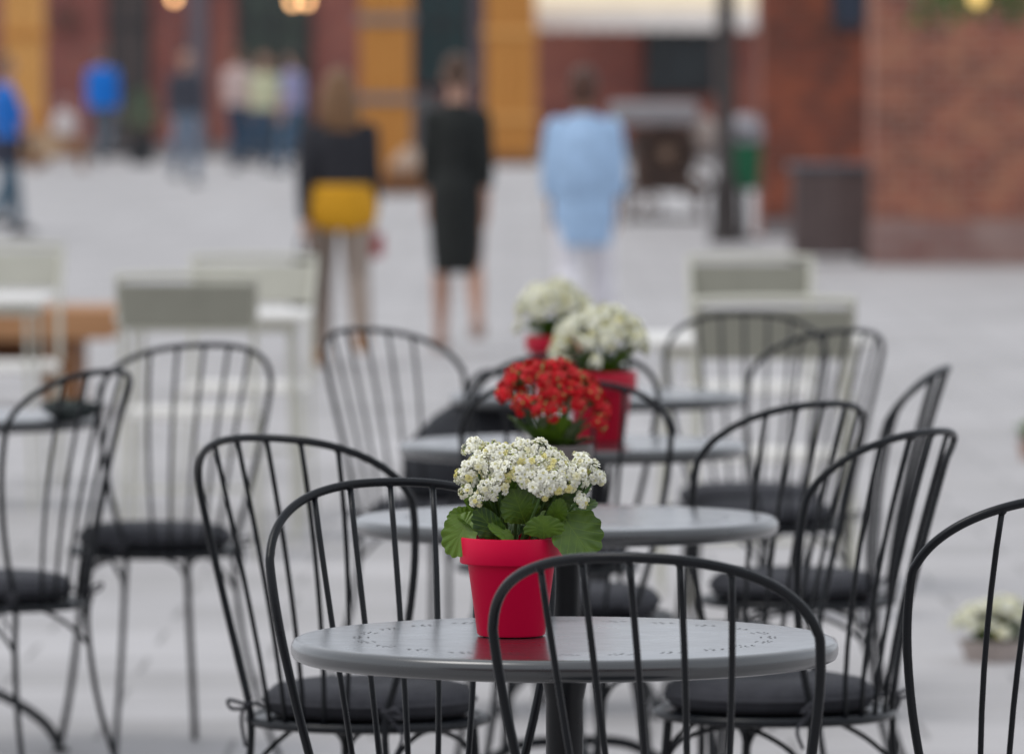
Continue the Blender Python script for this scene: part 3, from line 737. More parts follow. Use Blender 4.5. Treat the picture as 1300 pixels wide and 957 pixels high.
# ================================================================ PALE FURNITURE AND LOW BENCH
M_pale = mat('cream_powder_coat', (.55, .54, .46), .5, var=.05)
M_olive = mat('greige_powder_coat', (.27, .265, .215), .55, var=.06)
M_white = mat('white_powder_coat', (.78, .76, .72), .45, var=.04)
YW = 29.6
t = thing('wooden_bench', 'low wide wooden bench with a box leg behind the pale chairs at left', 'bench', (0, YW, 0))
m = MB(); x0, x1 = wx(-120, YW), wx(152, YW)
for k in range(4): m.box(x0, x1, -.36 + k * .20, -.17 + k * .20, .37, .48, bev=.006)
m.box(x0 + .02, x1 - .02, -.355, .42, .34, .369); m.obj('seat', M_orangew, t, smooth=False)
for a, b in ((58, 104), (-100, -40)):
    m = MB(); m.box(wx(a, YW), wx(b, YW), -.30, .34, 0, .339, bev=.006); m.obj('leg', M_brownw, t, smooth=False)
m = MB(); m.box(x0 + .1, wx(60, YW), .0, .04, .18, .339); m.obj('rear_board', M_brownw, t, smooth=False)

def pale_chair(frame, panel, seatm, label):
    t = thing('square_chair', label, 'chair', (0, 0, 0), 0, 'pale square backed metal chairs')
    hw = .205
    m = MB(); m.box(-hw, hw, -.012, .012, .73, .865, bev=.005); bk = m.obj('backrest', panel, t, smooth=False); bk.location = (0, -.22, 0); bk.rotation_euler = (R(6), 0, 0); bk.location.z = -.0
    m = MB(); m.tube(smooth_path([(-hw, -.20, .45), (-hw, -.215, .7), (-hw - .005, -.305, .86), (-hw + .03, -.312, .885), (hw - .03, -.312, .885), (hw + .005, -.305, .86), (hw, -.215, .7), (hw, -.20, .45)], 6), .011, 8)
    m.obj('back_frame', frame, t)
    m = MB(); m.box(-hw, hw, -.2, .2, .435, .452, bev=.006)
    for k in range(6): m.box(-hw + .012, hw - .012, -.185 + k * .064, -.135 + k * .064, .4525, .462, bev=.003)
    m.obj('seat', seatm, t, smooth=False)
    for sx in (-1, 1):
        for sy in (-1, 1):
            m = MB(); m.tube([(sx * hw, sy * .18, .437), (sx * (hw + .01), sy * .24, 0)], .006, 8); m.obj('leg', frame, t)
    m = MB(); m.tube([(-hw, -.2, .22), (hw, -.2, .22)], .007, 6); m.obj('stretcher', frame, t)
    return t
def put(t, px_, Y, heading): t.location = (wx(px_, Y), Y, gz(Y)); t.rotation_euler = (0, 0, -R(heading)); return t
put(pale_chair(M_pale, M_olive, M_white, 'greige square backed chair nearest at left with a white slatted seat'), 243, 20.1, 0)
put(pale_chair(M_pale, M_pale, M_white, 'cream square backed chair beyond the pale table at left'), 312, 21.9, 183)
put(pale_chair(M_pale, M_pale, M_white, 'cream square backed chair at the left edge before the low bench'), 2, 23.7, 178)
put(pale_chair(M_pale, M_olive, M_white, 'greige square backed chair nearest at right with cream frame'), 978, 17.7, 0)
put(pale_chair(M_pale, M_olive, M_white, 'cream and greige square backed chair farther at right beyond its table'), 953, 21.9, 182)
def pale_table(label, px_, Y, w_):
    t = thing('square_table', label, 'table', (wx(px_, Y), Y, 0), 0, 'pale square cafe tables')
    m = MB(); m.box(-w_ / 2, w_ / 2, -w_ / 2, w_ / 2, .715, .74, bev=.006); m.obj('tabletop', M_white, t, smooth=False)
    m = MB(); m.box(-w_ / 2 + .04, w_ / 2 - .04, -w_ / 2 + .04, w_ / 2 - .04, .68, .714); m.obj('apron', M_pale, t, smooth=False)
    for sx in (-1, 1):
        for sy in (-1, 1):
            m = MB(); m.tube([(sx * (w_ / 2 - .06), sy * (w_ / 2 - .06), .679), (sx * (w_ / 2 - .04), sy * (w_ / 2 - .04), 0)], .008, 8); m.obj('leg', M_pale, t, smooth=False)
    return t
pale_table('white square table between the two pale chairs at left', 273, 20.95, .62)
pale_table('white square table at the left edge with one cream chair behind', -60, 22.6, .68)
pale_table('white square table between the two pale chairs at right', 960, 18.75, .64)

# ================================================================ BLACK BISTRO CHAIRS
M_blk = mat('anthracite_powder_coat', (.004, .0055, .008), .30, var=.2, scale=30, bump=.10, bscale=900, spec=.3)
M_cush = mat('charcoal_cushion_cloth', (.035, .036, .044), .9, var=.15, scale=30, bump=.7, bscale=500)
def back_pt(phi, z):
    tt = max(0, (z - .45) / .45); rr = .188 + .069 * (1 - (1 - min(1, tt)) ** 1.7)
    yr = -(.188 + .105 * tt ** 1.4)
    return Vector((rr * math.sin(phi), yr + (rr - rr * math.cos(phi)) * .85, z))
def hoop_z(u):   # u in -1..1 across, returns height on the hoop
    return .70 + .20 * (1 - abs(u) ** 2.5) ** (1 / 2.2)
def make_chair(label):
    t = thing('bistro_chair', label, 'chair', (0, 0, 0), 0, 'black spindle back bistro chairs')
    pm = R(52)
    path = []
    # rear leg up to the seat, hoop over, down again
    ft = lambda sx: [(sx * .190, -.25, .004), (sx * .176, -.218, .06), (sx * .145, -.168, .22), (sx * .130, -.148, .36)]
    left = [Vector(p) for p in ft(-1)]
    side = []
    for z in (.45, .53, .61, .69, .75): side.append(back_pt(-R(42 + 10 * math.sin(math.pi / 2 * (z - .45) / .335)), z))
    arc = []
    for k in range(1, 24):
        a = math.pi * k / 24; u = -math.cos(a)
        uu = math.copysign(abs(u) ** .8, u); z = .785 + .115 * max(0, (1 - abs(uu) ** 2.3)) ** (1 / 1.9)
        arc.append(back_pt(pm * uu, z))
    full = left + side + arc
    right = [Vector((-p.x, p.y, p.z)) for p in reversed(left + side)]
    full = smooth_path(full + right, 3)
    m = MB(); m.tube(full, .0062, 12); m.obj('back_frame', M_blk, t)
    def top_z(phi):
        uu = abs(phi / pm); return .785 + .115 * (1 - uu ** 2.3) ** (1 / 1.9)
    for k in range(-2, 3):
        ph = R(13.2 * k); z1 = top_z(ph)
        pts = []
        for q in range(9):
            f = q / 8; z = .447 + (z1 - .447) * f; pts.append(back_pt(ph * (.84 + .16 * f), z))
        m = MB(); m.tube(pts, .0041, 10); c = pts[-1]; m.ball((c.x, c.y, c.z - .003), .0062, .0062, .0065, 10, 6); m.obj('spindle', M_blk, t)
    m = MB(); m.tube([(.188 * math.cos(a), .188 * math.sin(a), .44) for a in [2 * math.pi * k / 40 for k in range(40)]], .0075, 10, closed=True); m.obj('seat_ring', M_blk, t)
    m = MB(); m.lathe([(0, .436), (.182, .436), (.184, .441), (.172, .445), (0, .443)], 40); m.obj('seat', M_blk, t, angle=40)
    m = MB(); m.lathe([(0, .448), (.14, .447), (.158, .450), (.166, .460), (.168, .470), (.165, .482), (.152, .493), (.12, .499), (.06, .497), (.012, .493), (0, .491)], 44, Matrix.Translation((0, .008, 0)))
    cu = m.obj('cushion', M_cush, t)
    m = MB(); m.tube([(.1685 * math.cos(a), .008 + .1685 * math.sin(a), .471) for a in [2 * math.pi * k / 44 for k in range(44)]], .0035, 6, closed=True); m.obj('piping', M_cush, cu)
    for sx in (-1, 1):
        m = MB(); m.tube(smooth_path([(sx * .105, -.125, .462), (sx * .125, -.150, .470), (sx * .14, -.15, .455), (sx * .150, -.135, .43), (sx * .14, -.14, .40)], 5), .003, 6)
        m.tube(smooth_path([(sx * .125, -.150, .466), (sx * .155, -.165, .475), (sx * .160, -.150, .46), (sx * .13, -.145, .462)], 5), .003, 6); m.obj('cushion_tie', M_cush, cu)
    for sx in (-1, 1):
        m = MB(); m.tube(smooth_path([(sx * .12, .125, .437), (sx * .128, .135, .30), (sx * .145, .155, .12), (sx * .16, .18, .004)], 6), .0075, 10); m.obj('leg', M_blk, t)
    for sx in (-1, 1):
        m = MB(); m.tube(smooth_path([(sx * .125, .131, .355), (sx * .118, .10, .40), (sx * .115, 0, .426), (sx * .118, -.09, .40), (sx * .131, -.149, .355)], 6), .0042, 8); m.obj('brace', M_blk, t)
    m = MB(); m.tube(smooth_path([(-.125, .131, .355), (-.095, .125, .40), (0, .12, .426), (.095, .125, .40), (.125, .131, .355)], 6), .0042, 8); m.obj('brace', M_blk, t)
    return t
chairs = [
 (799, 7.33, 17, 'black spindle chair nearest the camera with its hooped back before the red pot'),
 (495, 8.79, 164, 'black spindle chair on the far left side of the nearest table facing the camera'),
 (338, 9.95, 31, 'black spindle chair turned right at the left side of the second table'),
 (1184, 10.14, -56, 'black spindle chair turned left at the right side of the second table'),
 (1046, 11.07, -43, 'black spindle chair behind the right end of the second table before a darker seat'),
 (1204, 12.6, -84, 'black spindle chair seen side on at the right of the third table'),
 (1076, 14.6, -39, 'blurred black spindle chair at right beside the greige square backed chair'),
 (945, 15.8, 180, 'blurred black spindle chair just in front of the nearest pale chair at right'),
 (733, 13.24, -12, 'blurred black spindle chair between the third and fourth tables behind the white flowers'),
 (714, 11.94, 4, 'black spindle chair between second and third tables behind the red flowers'),
 (464, 14.7, 36, 'blurred black spindle chair below the woman with the mustard sweater'),
 (144, 12.4, -56, 'black spindle chair at the left edge turned left toward the side table'),
 (259, 13.76, -24, 'blurred black spindle chair below the greige square backed chair at left'),
 (1374, 8.48, -36, 'black spindle chair cut off by the right edge of the picture'),
]
proto = None
for (p, Y, hd, lab) in chairs:
    if proto is None: proto = make_chair(lab); o = proto
    else: o = dup(proto); o['label'] = lab
    f = Vector((math.sin(R(hd)), math.cos(R(hd)), 0))
    o.location = Vector((wx(p, Y), Y, 0)) + f * .292
    o.rotation_euler = (0, 0, -R(hd))
    if p == 144: o.scale = (.9, .94, 1)

# ================================================================ ROUND TABLES
M_top = mat('anthracite_table_enamel', (.014, .017, .020), .30, var=.10, scale=5, spec=.5, coat=.9)
M_slot = mat('slot_shadow_dark', (.03, .03, .034), .7)
def make_table(label, detail=True):
    t = thing('round_table', label, 'table', (0, 0, 0), 0, 'dark round bistro tables in a row')
    prof = [(0, .712), (.31, .712), (.339, .7125), (.3455, .7155), (.348, .721), (.3485, .7275), (.3475, .7335), (.3445, .7375), (.340, .7395), (.334, .740), (.2, .740), (0, .740)]
    m = MB(); m.lathe(prof, 128); m.cur = 1
    for k in range(24):
        a0 = 2 * math.pi * k / 24
        for (da, dr, rot, ln) in ((-.055, 0, .4, .005), (-.03, .006, -.3, .004), (0, -.002, .5, .0055), (.028, .006, -.4, .004), (.055, 0, .3, .005), (-.02, -.012, .2, .0035), (.02, -.012, -.2, .0035)):
            a = a0 + da; r_ = .262 + dr; M = Matrix.Translation((r_ * math.cos(a), r_ * math.sin(a), .7403)) @ Matrix.Rotation(a + math.pi / 2 + rot, 4, 'Z')
            m.add([(-ln, 0, 0), (0, -.0016, 0), (ln, 0, 0), (0, .0016, 0)], [(0, 1, 2, 3)], M)
    m.obj('tabletop', [M_top, M_slot], t, angle=60)
    m = MB(); m.lathe([(.11, .7115), (.11, .700), (.03, .69), (.024, .66), (.022, .12), (.03, .10), (.045, .085), (0, .08)], 28); m.obj('column', M_blk, t, angle=50)
    for k in range(4):
        a = math.pi / 4 + k * math.pi / 2; c, s_ = math.cos(a), math.sin(a)
        m = MB(); m.tube(smooth_path([(.02 * c, .02 * s_, .14), (.12 * c, .12 * s_, .13), (.22 * c, .22 * s_, .07), (.26 * c, .26 * s_, .012)], 6), .011, 10); m.lathe([(.018, 0), (.018, .010), (0, .012)], 12, Matrix.Translation((.262 * c, .262 * s_, 0))); m.obj('leg', M_blk, t)
    return t
tables = [(717, 8.15, 'dark round table nearest the camera with the sharp red pot'), (719, 10.53, 'second dark round table in the row holding the grey pot of red flowers'),
          (727, 12.85, 'third dark round table in the row under the red pot with white flowers'), (760, 15.0, 'fourth and farthest dark round table of the row'),
          (-77, 14.0, 'dark round table reaching in from the left edge')]
tp = None
for (p, Y, lab) in tables:
    if tp is None: tp = make_table(lab); o = tp
    else: o = dup(tp); o['label'] = lab
    o.location = (wx(p, Y), Y, 0)
    if Y > 9: o.rotation_euler = (0, 0, p * .01)

# dark bags
M_bagd = cloth('black_canvas', (.022, .024, .03))
m = MB(); m.loft([(.03, 0, 0, .15, .11), (.02, 0, .03, .165, .12), (.02, 0, .12, .16, .11), (.05, 0, .19, .12, .08), (.08, 0, .235, .08, .05), (.085, 0, .245, .03, .02)], 24)
f = Vector((math.sin(R(28)), math.cos(R(28)), 0)); cpos = Vector((wx(478, 14.7), 14.7, 0)) + f * .292
m.tube(smooth_path([(-.02, -.02, .17), (.03, -.03, .28), (.1, -.03, .28), (.13, -.02, .2)]), .008, 8)
o = m.obj('shoulder_bag', M_bagd); o.location = cpos + Vector((.06, 0, .50)); tag(o, 'black canvas bag lying on the seat behind the red flowers', 'bag')
t = thing('serving_bowl', 'dark round dish of greenery on the side table behind the left edge chair', 'bowl', (wx(92, 14.05) - .055, 14.05, .74))
m = MB(); m.lathe([(0, 0), (.05, 0), (.055, .01), (.075, .03), (.085, .06), (.082, .062), (.07, .035), (0, .02)], 28); m.obj('dish', mat('dark_green_glaze', (.018, .028, .027), .25), t)
m = MB()
for k in range(70):
    a = rnd.uniform(0, 6.28); c = Vector((.06 * rnd.random() ** .5 * math.cos(a), .06 * rnd.random() ** .5 * math.sin(a), .045 + rnd.random() * .035))
    M = Matrix.Translation(c) @ Matrix.Rotation(rnd.uniform(0, 6.3), 4, 'Z') @ Matrix.Rotation(rnd.uniform(.2, 1.3), 4, 'X') @ Matrix.Scale(rnd.uniform(.012, .02), 4)
    m.add([(0, -1, 0), (.5, 0, .1), (0, 1, 0), (-.5, 0, .1)], [(0, 1, 2, 3)], M)
m.obj('greenery', mat('dark_greenery', (.03, .05, .035), .5), t, smooth=False)
t.location.x = wx(90, 13.8); t.location.y = 13.84; t.scale = (.85, .85, .5)

# ================================================================ POTTED FLOWERS
def petal(m, M, L, W, curl):
    vs = [(-W * .18, 0, 0), (W * .18, 0, 0), (-W * .5, L * .5, curl * .35 * L), (0, L * .48, curl * .15 * L), (W * .5, L * .5, curl * .35 * L),
          (-W * .42, L * .82, curl * .8 * L), (0, L * .84, curl * .55 * L), (W * .42, L * .82, curl * .8 * L), (0, L, curl * 1.0 * L)]
    m.add(vs, [(0, 1, 3), (0, 3, 2), (1, 4, 3), (2, 3, 6, 5), (3, 4, 7, 6), (5, 6, 8), (6, 7, 8)], M)
def floret(m, c, nrm, r, rn, mi):
    q = nrm.to_track_quat('Z', 'Y').to_matrix().to_4x4(); base = Matrix.Translation(c) @ q @ Matrix.Rotation(rn.uniform(0, 6.28), 4, 'Z')
    for (n_, rr, tilt, off) in ((6, 1.0, .12, 0), (6, .80, .55, .3), (5, .58, 1.0, .1), (3, .34, 1.35, .4)):
        m.cur = mi if (rr > .5 or mi != 0) else 1
        for k in range(n_):
            a = 2 * math.pi * k / n_ + off + rn.uniform(-.12, .12)
            petal(m, base @ Matrix.Rotation(a, 4, 'Z') @ Matrix.Rotation(tilt + rn.uniform(-.1, .1), 4, 'X') @ Matrix.Translation((0, r * .06, 0)), r * rr, r * rr * .72, -.25 if rr > .7 else .15)
    m.cur = 2 if rn.random() < .5 else 1; cc = base @ Vector((0, 0, r * .22)); m.ball(cc, r * .17, r * .17, r * .2, 6, 4)
    m.cur = mi
def cluster_mesh(name, mats, seed, n, rad, fr, p_yel=.12):
    rn = random.Random(seed); m = MB(); pts = []
    tries = 0
    while len(pts) < n and tries < 4000:
        tries += 1
        a = rn.uniform(0, 6.28); cz = rn.uniform(-.1, 1); s_ = math.sqrt(1 - cz * cz); d = Vector((s_ * math.cos(a), s_ * math.sin(a), cz))
        rr = rad * rn.uniform(.62, 1.18); c = Vector((d.x * rr, d.y * rr, d.z * rr * .75))
        if all((c - q).length > fr * 1.05 for q, _ in pts): pts.append((c, d))
    for c, d in pts:
        u = rn.random(); mi = 0 if u > p_yel * 2.2 else (1 if u > p_yel else 2)
        floret(m, c, (d + Vector((rn.uniform(-.45, .45), rn.uniform(-.45, .45), .1))).normalized(), fr * rn.uniform(.7, 1.25), rn, mi)
    m.cur = 3
    for c, d in pts:
        m.tube([Vector((0, 0, -rad * .7)), c * .5, c * .97], [.0012, .001, .001], 5, cap=False)
    for k in range(n // 3):      # buds
        a = rn.uniform(0, 6.28); cz = rn.uniform(0, 1); s_ = math.sqrt(1 - cz * cz); c = Vector((s_ * math.cos(a), s_ * math.sin(a), cz * .75)) * rad * rn.uniform(.85, 1.05)
        m.cur = 4; m.ball(c, fr * .28, fr * .28, fr * .42, 7, 5)
    return m.mesh(name, mats, True)
def leaf_mesh(name, seed, m_, lobes=9, wid=.9):
    """unit leaf: base at the origin, tip near y=1, cupped, scalloped edge, real thickness"""
    rn = random.Random(seed); N = 72; rings = 7; ph = rn.uniform(0, 6)
    sides = []
    for up in (1, -1):
        vs = []
        for i in range(1, rings + 1):
            f = i / rings
            for k in range(N):
                a = 2 * math.pi * k / N
                x = math.sin(a) * .5 * wid; y = .52 - math.cos(a) * .48
                if y < .3: x *= (.25 + .75 * (max(0, y) / .3) ** .8)
                sc_ = 1 + (.10 * abs(math.sin(a * lobes / 2 + ph)) - .03) * (1 if y > .2 else .2)
                cx, cy = 0, .5
                X = cx + (x * sc_ - cx) * f; Yv = cy + ((.5 + (y - .5) * sc_) - cy) * f
                z = .22 * X * X * 2 - .16 * (Yv - .3) ** 2 + .012 * math.sin(7 * X + ph) + .018 * f ** 3 * math.sin(a * lobes / 2 * 2 + ph) + .03 * math.sin(3 * Yv + ph)
                z += up * .013 * (1 - f ** 4)
                vs.append((X, Yv, z))
        zc = .5; vs.append((0, .5, -.16 * .04 + .03 * math.sin(1.5 + ph) + up * .013)); sides.append(vs)
    m = MB()
    for up, vs in zip((1, -1), sides):
        fs = []; c = len(vs) - 1
        for k in range(N): fs.append((c, k, (k + 1) % N) if up > 0 else (c, (k + 1) % N, k))
        for i in range(rings - 1):
            for k in range(N):
                q = (i * N + k, (i + 1) * N + k, (i + 1) * N + (k + 1) % N, i * N + (k + 1) % N)
                fs.append(q if up > 0 else q[::-1])
        m.add(vs, fs)
    return m.mesh(name, m_, True)
M_leaf = leaf_mat('kalanchoe_leaf', (.028, .070, .012), (.115, .21, .014))
M_leafp = leaf_mat('pale_green_leaf', (.06, .09, .04), (.16, .20, .10))
M_stem = mat('green_stem', (.10, .19, .05), .5)
M_bud = mat('green_yellow_bud', (.45, .50, .15), .5)
W1 = mat('white_petal', (.94, .935, .80), .55, var=.05, scale=120, sss=.1); W2 = mat('cream_yellow_petal', (.92, .89, .62), .55, var=.06, scale=120, sss=.1); W3 = mat('yellow_petal', (.86, .80, .36), .55, var=.1, scale=120)
R1 = mat('red_petal', (.70, .008, .018), .6, var=.2, scale=60); R2 = mat('deep_red_petal', (.54, .005, .012), .55, var=.2, scale=60); R3 = mat('orange_red_petal', (.60, .03, .02), .5)
leaves = [leaf_mesh('leaf', s_, M_leaf, l_, w_) for s_, l_, w_ in ((1, 14, 1.0), (2, 17, .85), (3, 13, 1.1), (4, 15, .7))]
leavesp = [leaf_mesh('leaf', s_, M_leafp, l_, w_) for s_, l_, w_ in ((5, 14, 1.0), (6, 13, .8))]
wclu = [cluster_mesh('flower_cluster', [W1, W2, W3, M_stem, M_bud], 20 + i, 21, .0185, .0069, (.06, .13, .08, .16)[i % 4]) for i in range(5)]
rclu = [cluster_mesh('flower_cluster', [R1, R2, R3, M_stem, M_bud], 40 + i, 15, .020, .0078, .12) for i in range(3)]
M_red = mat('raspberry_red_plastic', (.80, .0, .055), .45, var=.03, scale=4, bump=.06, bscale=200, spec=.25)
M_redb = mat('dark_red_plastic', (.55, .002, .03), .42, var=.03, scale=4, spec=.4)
M_gpot = mat('grey_brown_ceramic', (.17, .145, .14), .6)
M_soil = mat('dark_soil', (.03, .02, .014), .95, var=.4, scale=60, bump=1, bscale=150)
def make_pot(parent, m_, s_=1.0):
    m = MB(); prof = [(0, .001), (.0415, .001), (.0435, .0035), (.0555, .092), (.0565, .0930), (.0645, .0932), (.0655, .0945), (.0660, .124), (.0655, .1262), (.0642, .1268), (.0628, .1262), (.0618, .122), (.0600, .098), (.0525, .09), (0, .09)]
    m.lathe([(a * s_, b * s_) for a, b in prof], 72); m.obj('pot', m_, parent, angle=38)
    m = MB(); rn = random.Random(2); N = 24
    m.lathe([(.0605 * s_, .110 * s_), (.045 * s_, .114 * s_), (.02 * s_, .112 * s_), (0, .113 * s_)], 32); m.obj('soil', M_soil, parent)
def place_leaf(parent, me, base, tip, width, nrm):
    base, tip, nrm = Vector(base), Vector(tip), Vector(nrm)
    y = tip - base; L = y.length; y.normalize(); z = (nrm - y * nrm.dot(y)).normalized(); x = y.cross(z)
    M = Matrix((x * width, y * L, z * (L + width) / 2)).transposed().to_4x4(); M.translation = base
    return link('leaf', me, parent, M)
def place_cluster(parent, me, c, up, s_, spin):
    q = Vector(up).normalized().to_track_quat('Z', 'Y').to_matrix().to_4x4()
    return link('flower_cluster', me, parent, Matrix.Translation(c) @ q @ Matrix.Rotation(spin, 4, 'Z') @ Matrix.Scale(s_, 4))

# --- the sharp pot on the nearest table (local millimetres taken at true size)
Yp = 8.17
pa = thing('potted_flowers', 'sharp red plastic pot of white and cream flowers on the nearest table', 'potted plant', (wx(649, Yp), Yp, .7405), 0, 'potted flowers along the row of tables')
make_pot(pa, M_red)
L = lambda x, y, d: ((x - 649) * .001, d * .001, (811 - y) * .001)
rn = random.Random(11)
# big leaves: base, tip, width (mm), normal
for i, (b, tpt, wd, nr) in enumerate([
    ((600, 650, -5), (572, 706, -20), 46, (-.35, -1, .25)),
    ((606, 662, 5), (568, 662, -4), 36, (-.2, -1, .5)),
    ((708, 650, -30), (752, 706, -50), 66, (.25, -1, .28)),
    ((716, 648, -5), (760, 672, -25), 42, (.25, -.8, .7)),
    ((690, 684, -54), (690, 655, -66), 50, (.05, -1, .55)),
    ((668, 668, -42), (652, 622, -62), 58, (-.05, -1, .35)),
    ((676, 656, -30), (676, 613, -40), 50, (.05, -1, .25)),
    ((700, 656, -30), (727, 611, -44), 42, (.25, -1, .1)),
    ((722, 655, 5), (758, 640, 0), 30, (.1, -.6, .9)),
    ((700, 668, -40), (712, 634, -58), 30, (.3, -1, .2)),
    ((640, 684, -45), (604, 648, -58), 34, (-.5, -1, -.1)),
    ((655, 690, -52), (622, 664, -62), 26, (.35, -.9, .6)),
    ((626, 656, -30), (595, 636, -40), 16, (-.1, -1, .6)),
    ((640, 660, -30), (626, 622, -40), 34, (-.3, -1, .2)),
    ((690, 650, -20), (704, 622, -35), 36, (.2, -1, .5)),
    ((655, 650, -15), (640, 600, -15), 40, (-.2, -1, .3)),
    ((680, 640, 0), (690, 596, 0), 44, (.2, -1, .2)),
    ((712, 640, 0), (748, 610, 10), 34, (.3, -1, .2)),
    ((628, 640, 0), (600, 606, 5), 32, (-.3, -1, .2)),
    ((700, 620, -20), (722, 600, -28), 22, (.4, -1, .2)),
]):
    place_leaf(pa, leaves[i % 4 if i not in (0, 2) else 0], L(*b), L(*tpt), wd * .001, nr)
for k in range(16):
    a = rn.uniform(0, 2 * math.pi); r0 = .02; r1 = rn.uniform(.055, .085); z0 = .125; z1 = rn.uniform(.13, .20)
    if math.sin(a) < -.3: continue
    place_leaf(pa, rn.choice(leaves), (r0 * math.cos(a), r0 * math.sin(a), z0), (r1 * math.cos(a) + .01, r1 * math.sin(a), z1), rn.uniform(.035, .055), (math.cos(a) * .3, -.4 + math.sin(a) * .3, 1))
cl = [(598, 560), (619, 561), (636, 563), (655, 566), (664, 556), (684, 558), (700, 566), (708, 578), (588, 590), (602, 580), (618, 576), (588, 615), (605, 625), (617, 606), (632, 600),
      (643, 586), (660, 582), (676, 574), (690, 580), (668, 594), (686, 598), (702, 602), (722, 588), (733, 592), (744, 578), (755, 590), (763, 598), (741, 628), (690, 612), (648, 572), (628, 588), (718, 600), (706, 592), (628, 612)]
small = {(588, 615): .62, (605, 625): .62, (741, 628): .6, (763, 598): .75, (598, 560): .8, (690, 612): .75, (617, 606): .9, (628, 612): .8, (664, 556): .8}
cents = []
for i, (x, y) in enumerate(cl):
    u = (x - 668) / 108; v = (y - 628) / 92; dpt = -math.sqrt(max(0.02, 1 - u * u - v * v)) * 78
    s_ = small.get((x, y), 1.0); c = Vector(L(x, y + 5, dpt)); cents.append(c)
    up = Vector((u * .9, dpt / 78 * .75, -v * .9 + .45)).normalized()
    place_cluster(pa, wclu[i % 5], c - up * .009 * s_, up, s_ * rn.uniform(.8, .98), rn.uniform(0, 6.28))
for k in range(12):   # far side of the dome
    a = rn.uniform(.1, math.pi - .1); rr = rn.uniform(.03, .07); c = Vector((.018 + rr * math.cos(a), rr * math.sin(a), .245 - rr * .7)); cents.append(c)
    place_cluster(pa, wclu[k % 5], c, (math.cos(a) * .6, math.sin(a) * .6, .8), .95, rn.uniform(0, 6.28))
for k, c in enumerate(cents[::2]):
    m = MB(); b0 = Vector((c.x * .25, c.y * .25, .112)); m.tube(smooth_path([b0, b0.lerp(c, .5) + Vector((c.x * .1, c.y * .1, .01)), c - Vector((c.x * .1, c.y * .1, .012))], 4), .0018, 6); m.obj('stem', M_stem, pa)
for (a, b, c) in ((( 655, 640, -50), (668, 600, -66), .0016), ((648, 640, -50), (640, 608, -62), .0016), ((628, 650, -45), (616, 622, -55), .0018), ((724, 632, -30), (746, 604, -36), .002), ((676, 640, -50), (682, 606, -66), .0016)):
    m = MB(); m.tube([L(*a), L(*b)], c, 6); m.obj('stem', M_stem, pa)

def pot_plant(label, px_, Y, potm, clu, lvs, s_, dome, nclu, seed, offx=0, skew=0, zs=1.0, lift=.045, droop=.03):
    rn = random.Random(seed)
    t = thing('potted_flowers', label, 'potted plant', (wx(px_, Y), Y, .7405), 0, 'potted flowers along the row of tables')
    make_pot(t, potm, s_)
    zr = .127 * s_
    for k in range(20):
        a = 2 * math.pi * k / 20 + rn.uniform(-.15, .15); lo = k % 2
        r1 = dome * rn.uniform(.62, .88); z1 = zr + (rn.uniform(-.012, .015) if lo else rn.uniform(.02, .05))
        place_leaf(t, rn.choice(lvs), (.02 * math.cos(a), .02 * math.sin(a), zr - .005), (r1 * math.cos(a) + offx * .5, r1 * math.sin(a), z1), rn.uniform(.04, .06), (math.cos(a) * .4, math.sin(a) * .4, .9))
    hgt = .095 * zs
    for k in range(nclu):
        f = (k + .5) / nclu; el = math.asin(1 - f * .97); a = k * 2.39996 + rn.uniform(-.25, .25)
        d = Vector((math.cos(a) * math.cos(el), math.sin(a) * math.cos(el), math.sin(el)))
        c = Vector((offx + d.x * dome, d.y * dome, zr + lift + d.z * hgt + skew * d.x + rn.uniform(-.008, .008) - (droop if (f > .75 and k % 3 == 0) else 0)))
        place_cluster(t, clu[k % len(clu)], c, d + Vector((0, 0, .3)), rn.uniform(.7, 1.05), rn.uniform(0, 6.28))
        if k % 3 == 0:
            m = MB(); m.tube(smooth_path([(c.x * .2, c.y * .2, zr - .01), (c.x * .7, c.y * .7, (zr + c.z) / 2 + .01), c], 4), .0018, 6); m.obj('stem', M_stem, t)
    return t
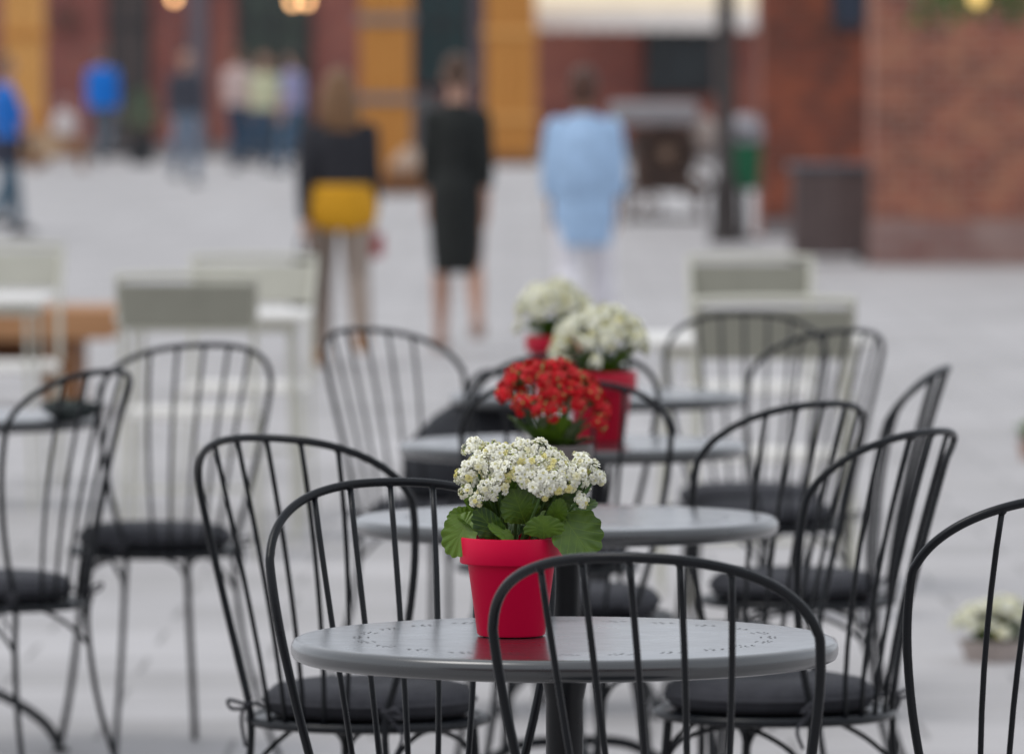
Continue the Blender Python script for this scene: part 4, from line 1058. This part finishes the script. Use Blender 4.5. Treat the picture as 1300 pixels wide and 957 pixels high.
pot_plant('grey brown pot of bright red flowers on the second table', 703, 10.42, M_gpot, rclu, leaves[:2] + leavesp, .98, .080, 42, 31, offx=0, skew=-.012, zs=.62, lift=.065, droop=.02)
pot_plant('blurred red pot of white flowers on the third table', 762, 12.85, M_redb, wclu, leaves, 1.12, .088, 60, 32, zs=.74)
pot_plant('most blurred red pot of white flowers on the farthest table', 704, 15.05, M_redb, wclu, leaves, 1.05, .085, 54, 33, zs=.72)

# planters on the ground at the right edge
def ground_plant(label, px_, Y, r0, h0, potm, fr_z, spread, flowers, seed):
    rn = random.Random(seed); t = thing('flower_planter', label, 'planter', (wx(px_, Y), Y, 0), 0, 'flower planters at the right edge')
    m = MB(); m.lathe([(0, 0), (r0 * .8, 0), (r0, h0 * .9), (r0 * 1.06, h0 * .91), (r0 * 1.06, h0), (r0 * .95, h0), (r0 * .9, h0 * .9), (0, h0 * .9)], 28); m.obj('pot', potm, t, angle=40)
    for k in range(26):
        a = rn.uniform(0, 6.28); r1 = spread * rn.uniform(.6, 1)
        place_leaf(t, rn.choice(leaves), (.03 * math.cos(a), .03 * math.sin(a), h0 - .01), (r1 * math.cos(a), r1 * math.sin(a), h0 + rn.uniform(.0, fr_z)), rn.uniform(.06, .09), (math.cos(a) * .4, math.sin(a) * .4, .9))
    for k in range(flowers):
        a = k * 2.4; rr = spread * math.sqrt((k + .5) / flowers); c = (rr * math.cos(a), rr * math.sin(a), h0 + fr_z * (1.05 - .7 * (rr / spread) ** 2) + rn.uniform(-.02, .02))
        place_cluster(t, wclu[k % 5], c, (math.cos(a) * .4, math.sin(a) * .4, 1), rn.uniform(.9, 1.3), rn.uniform(0, 6.28))
    return t
ground_plant('low stone pot of pale flowers and leaves on the ground at the right edge', 1262, 16.3, .085, .055, mat('weathered_stone_pot', (.42, .36, .33), .9, var=.2, scale=20), .085, .10, 26, 51)
ground_plant('terracotta pot with bright green leaves cut off by the right edge', 1316, 25.5, .07, .08, mat('terracotta', (.36, .20, .14), .85), .11, .09, 0, 52)
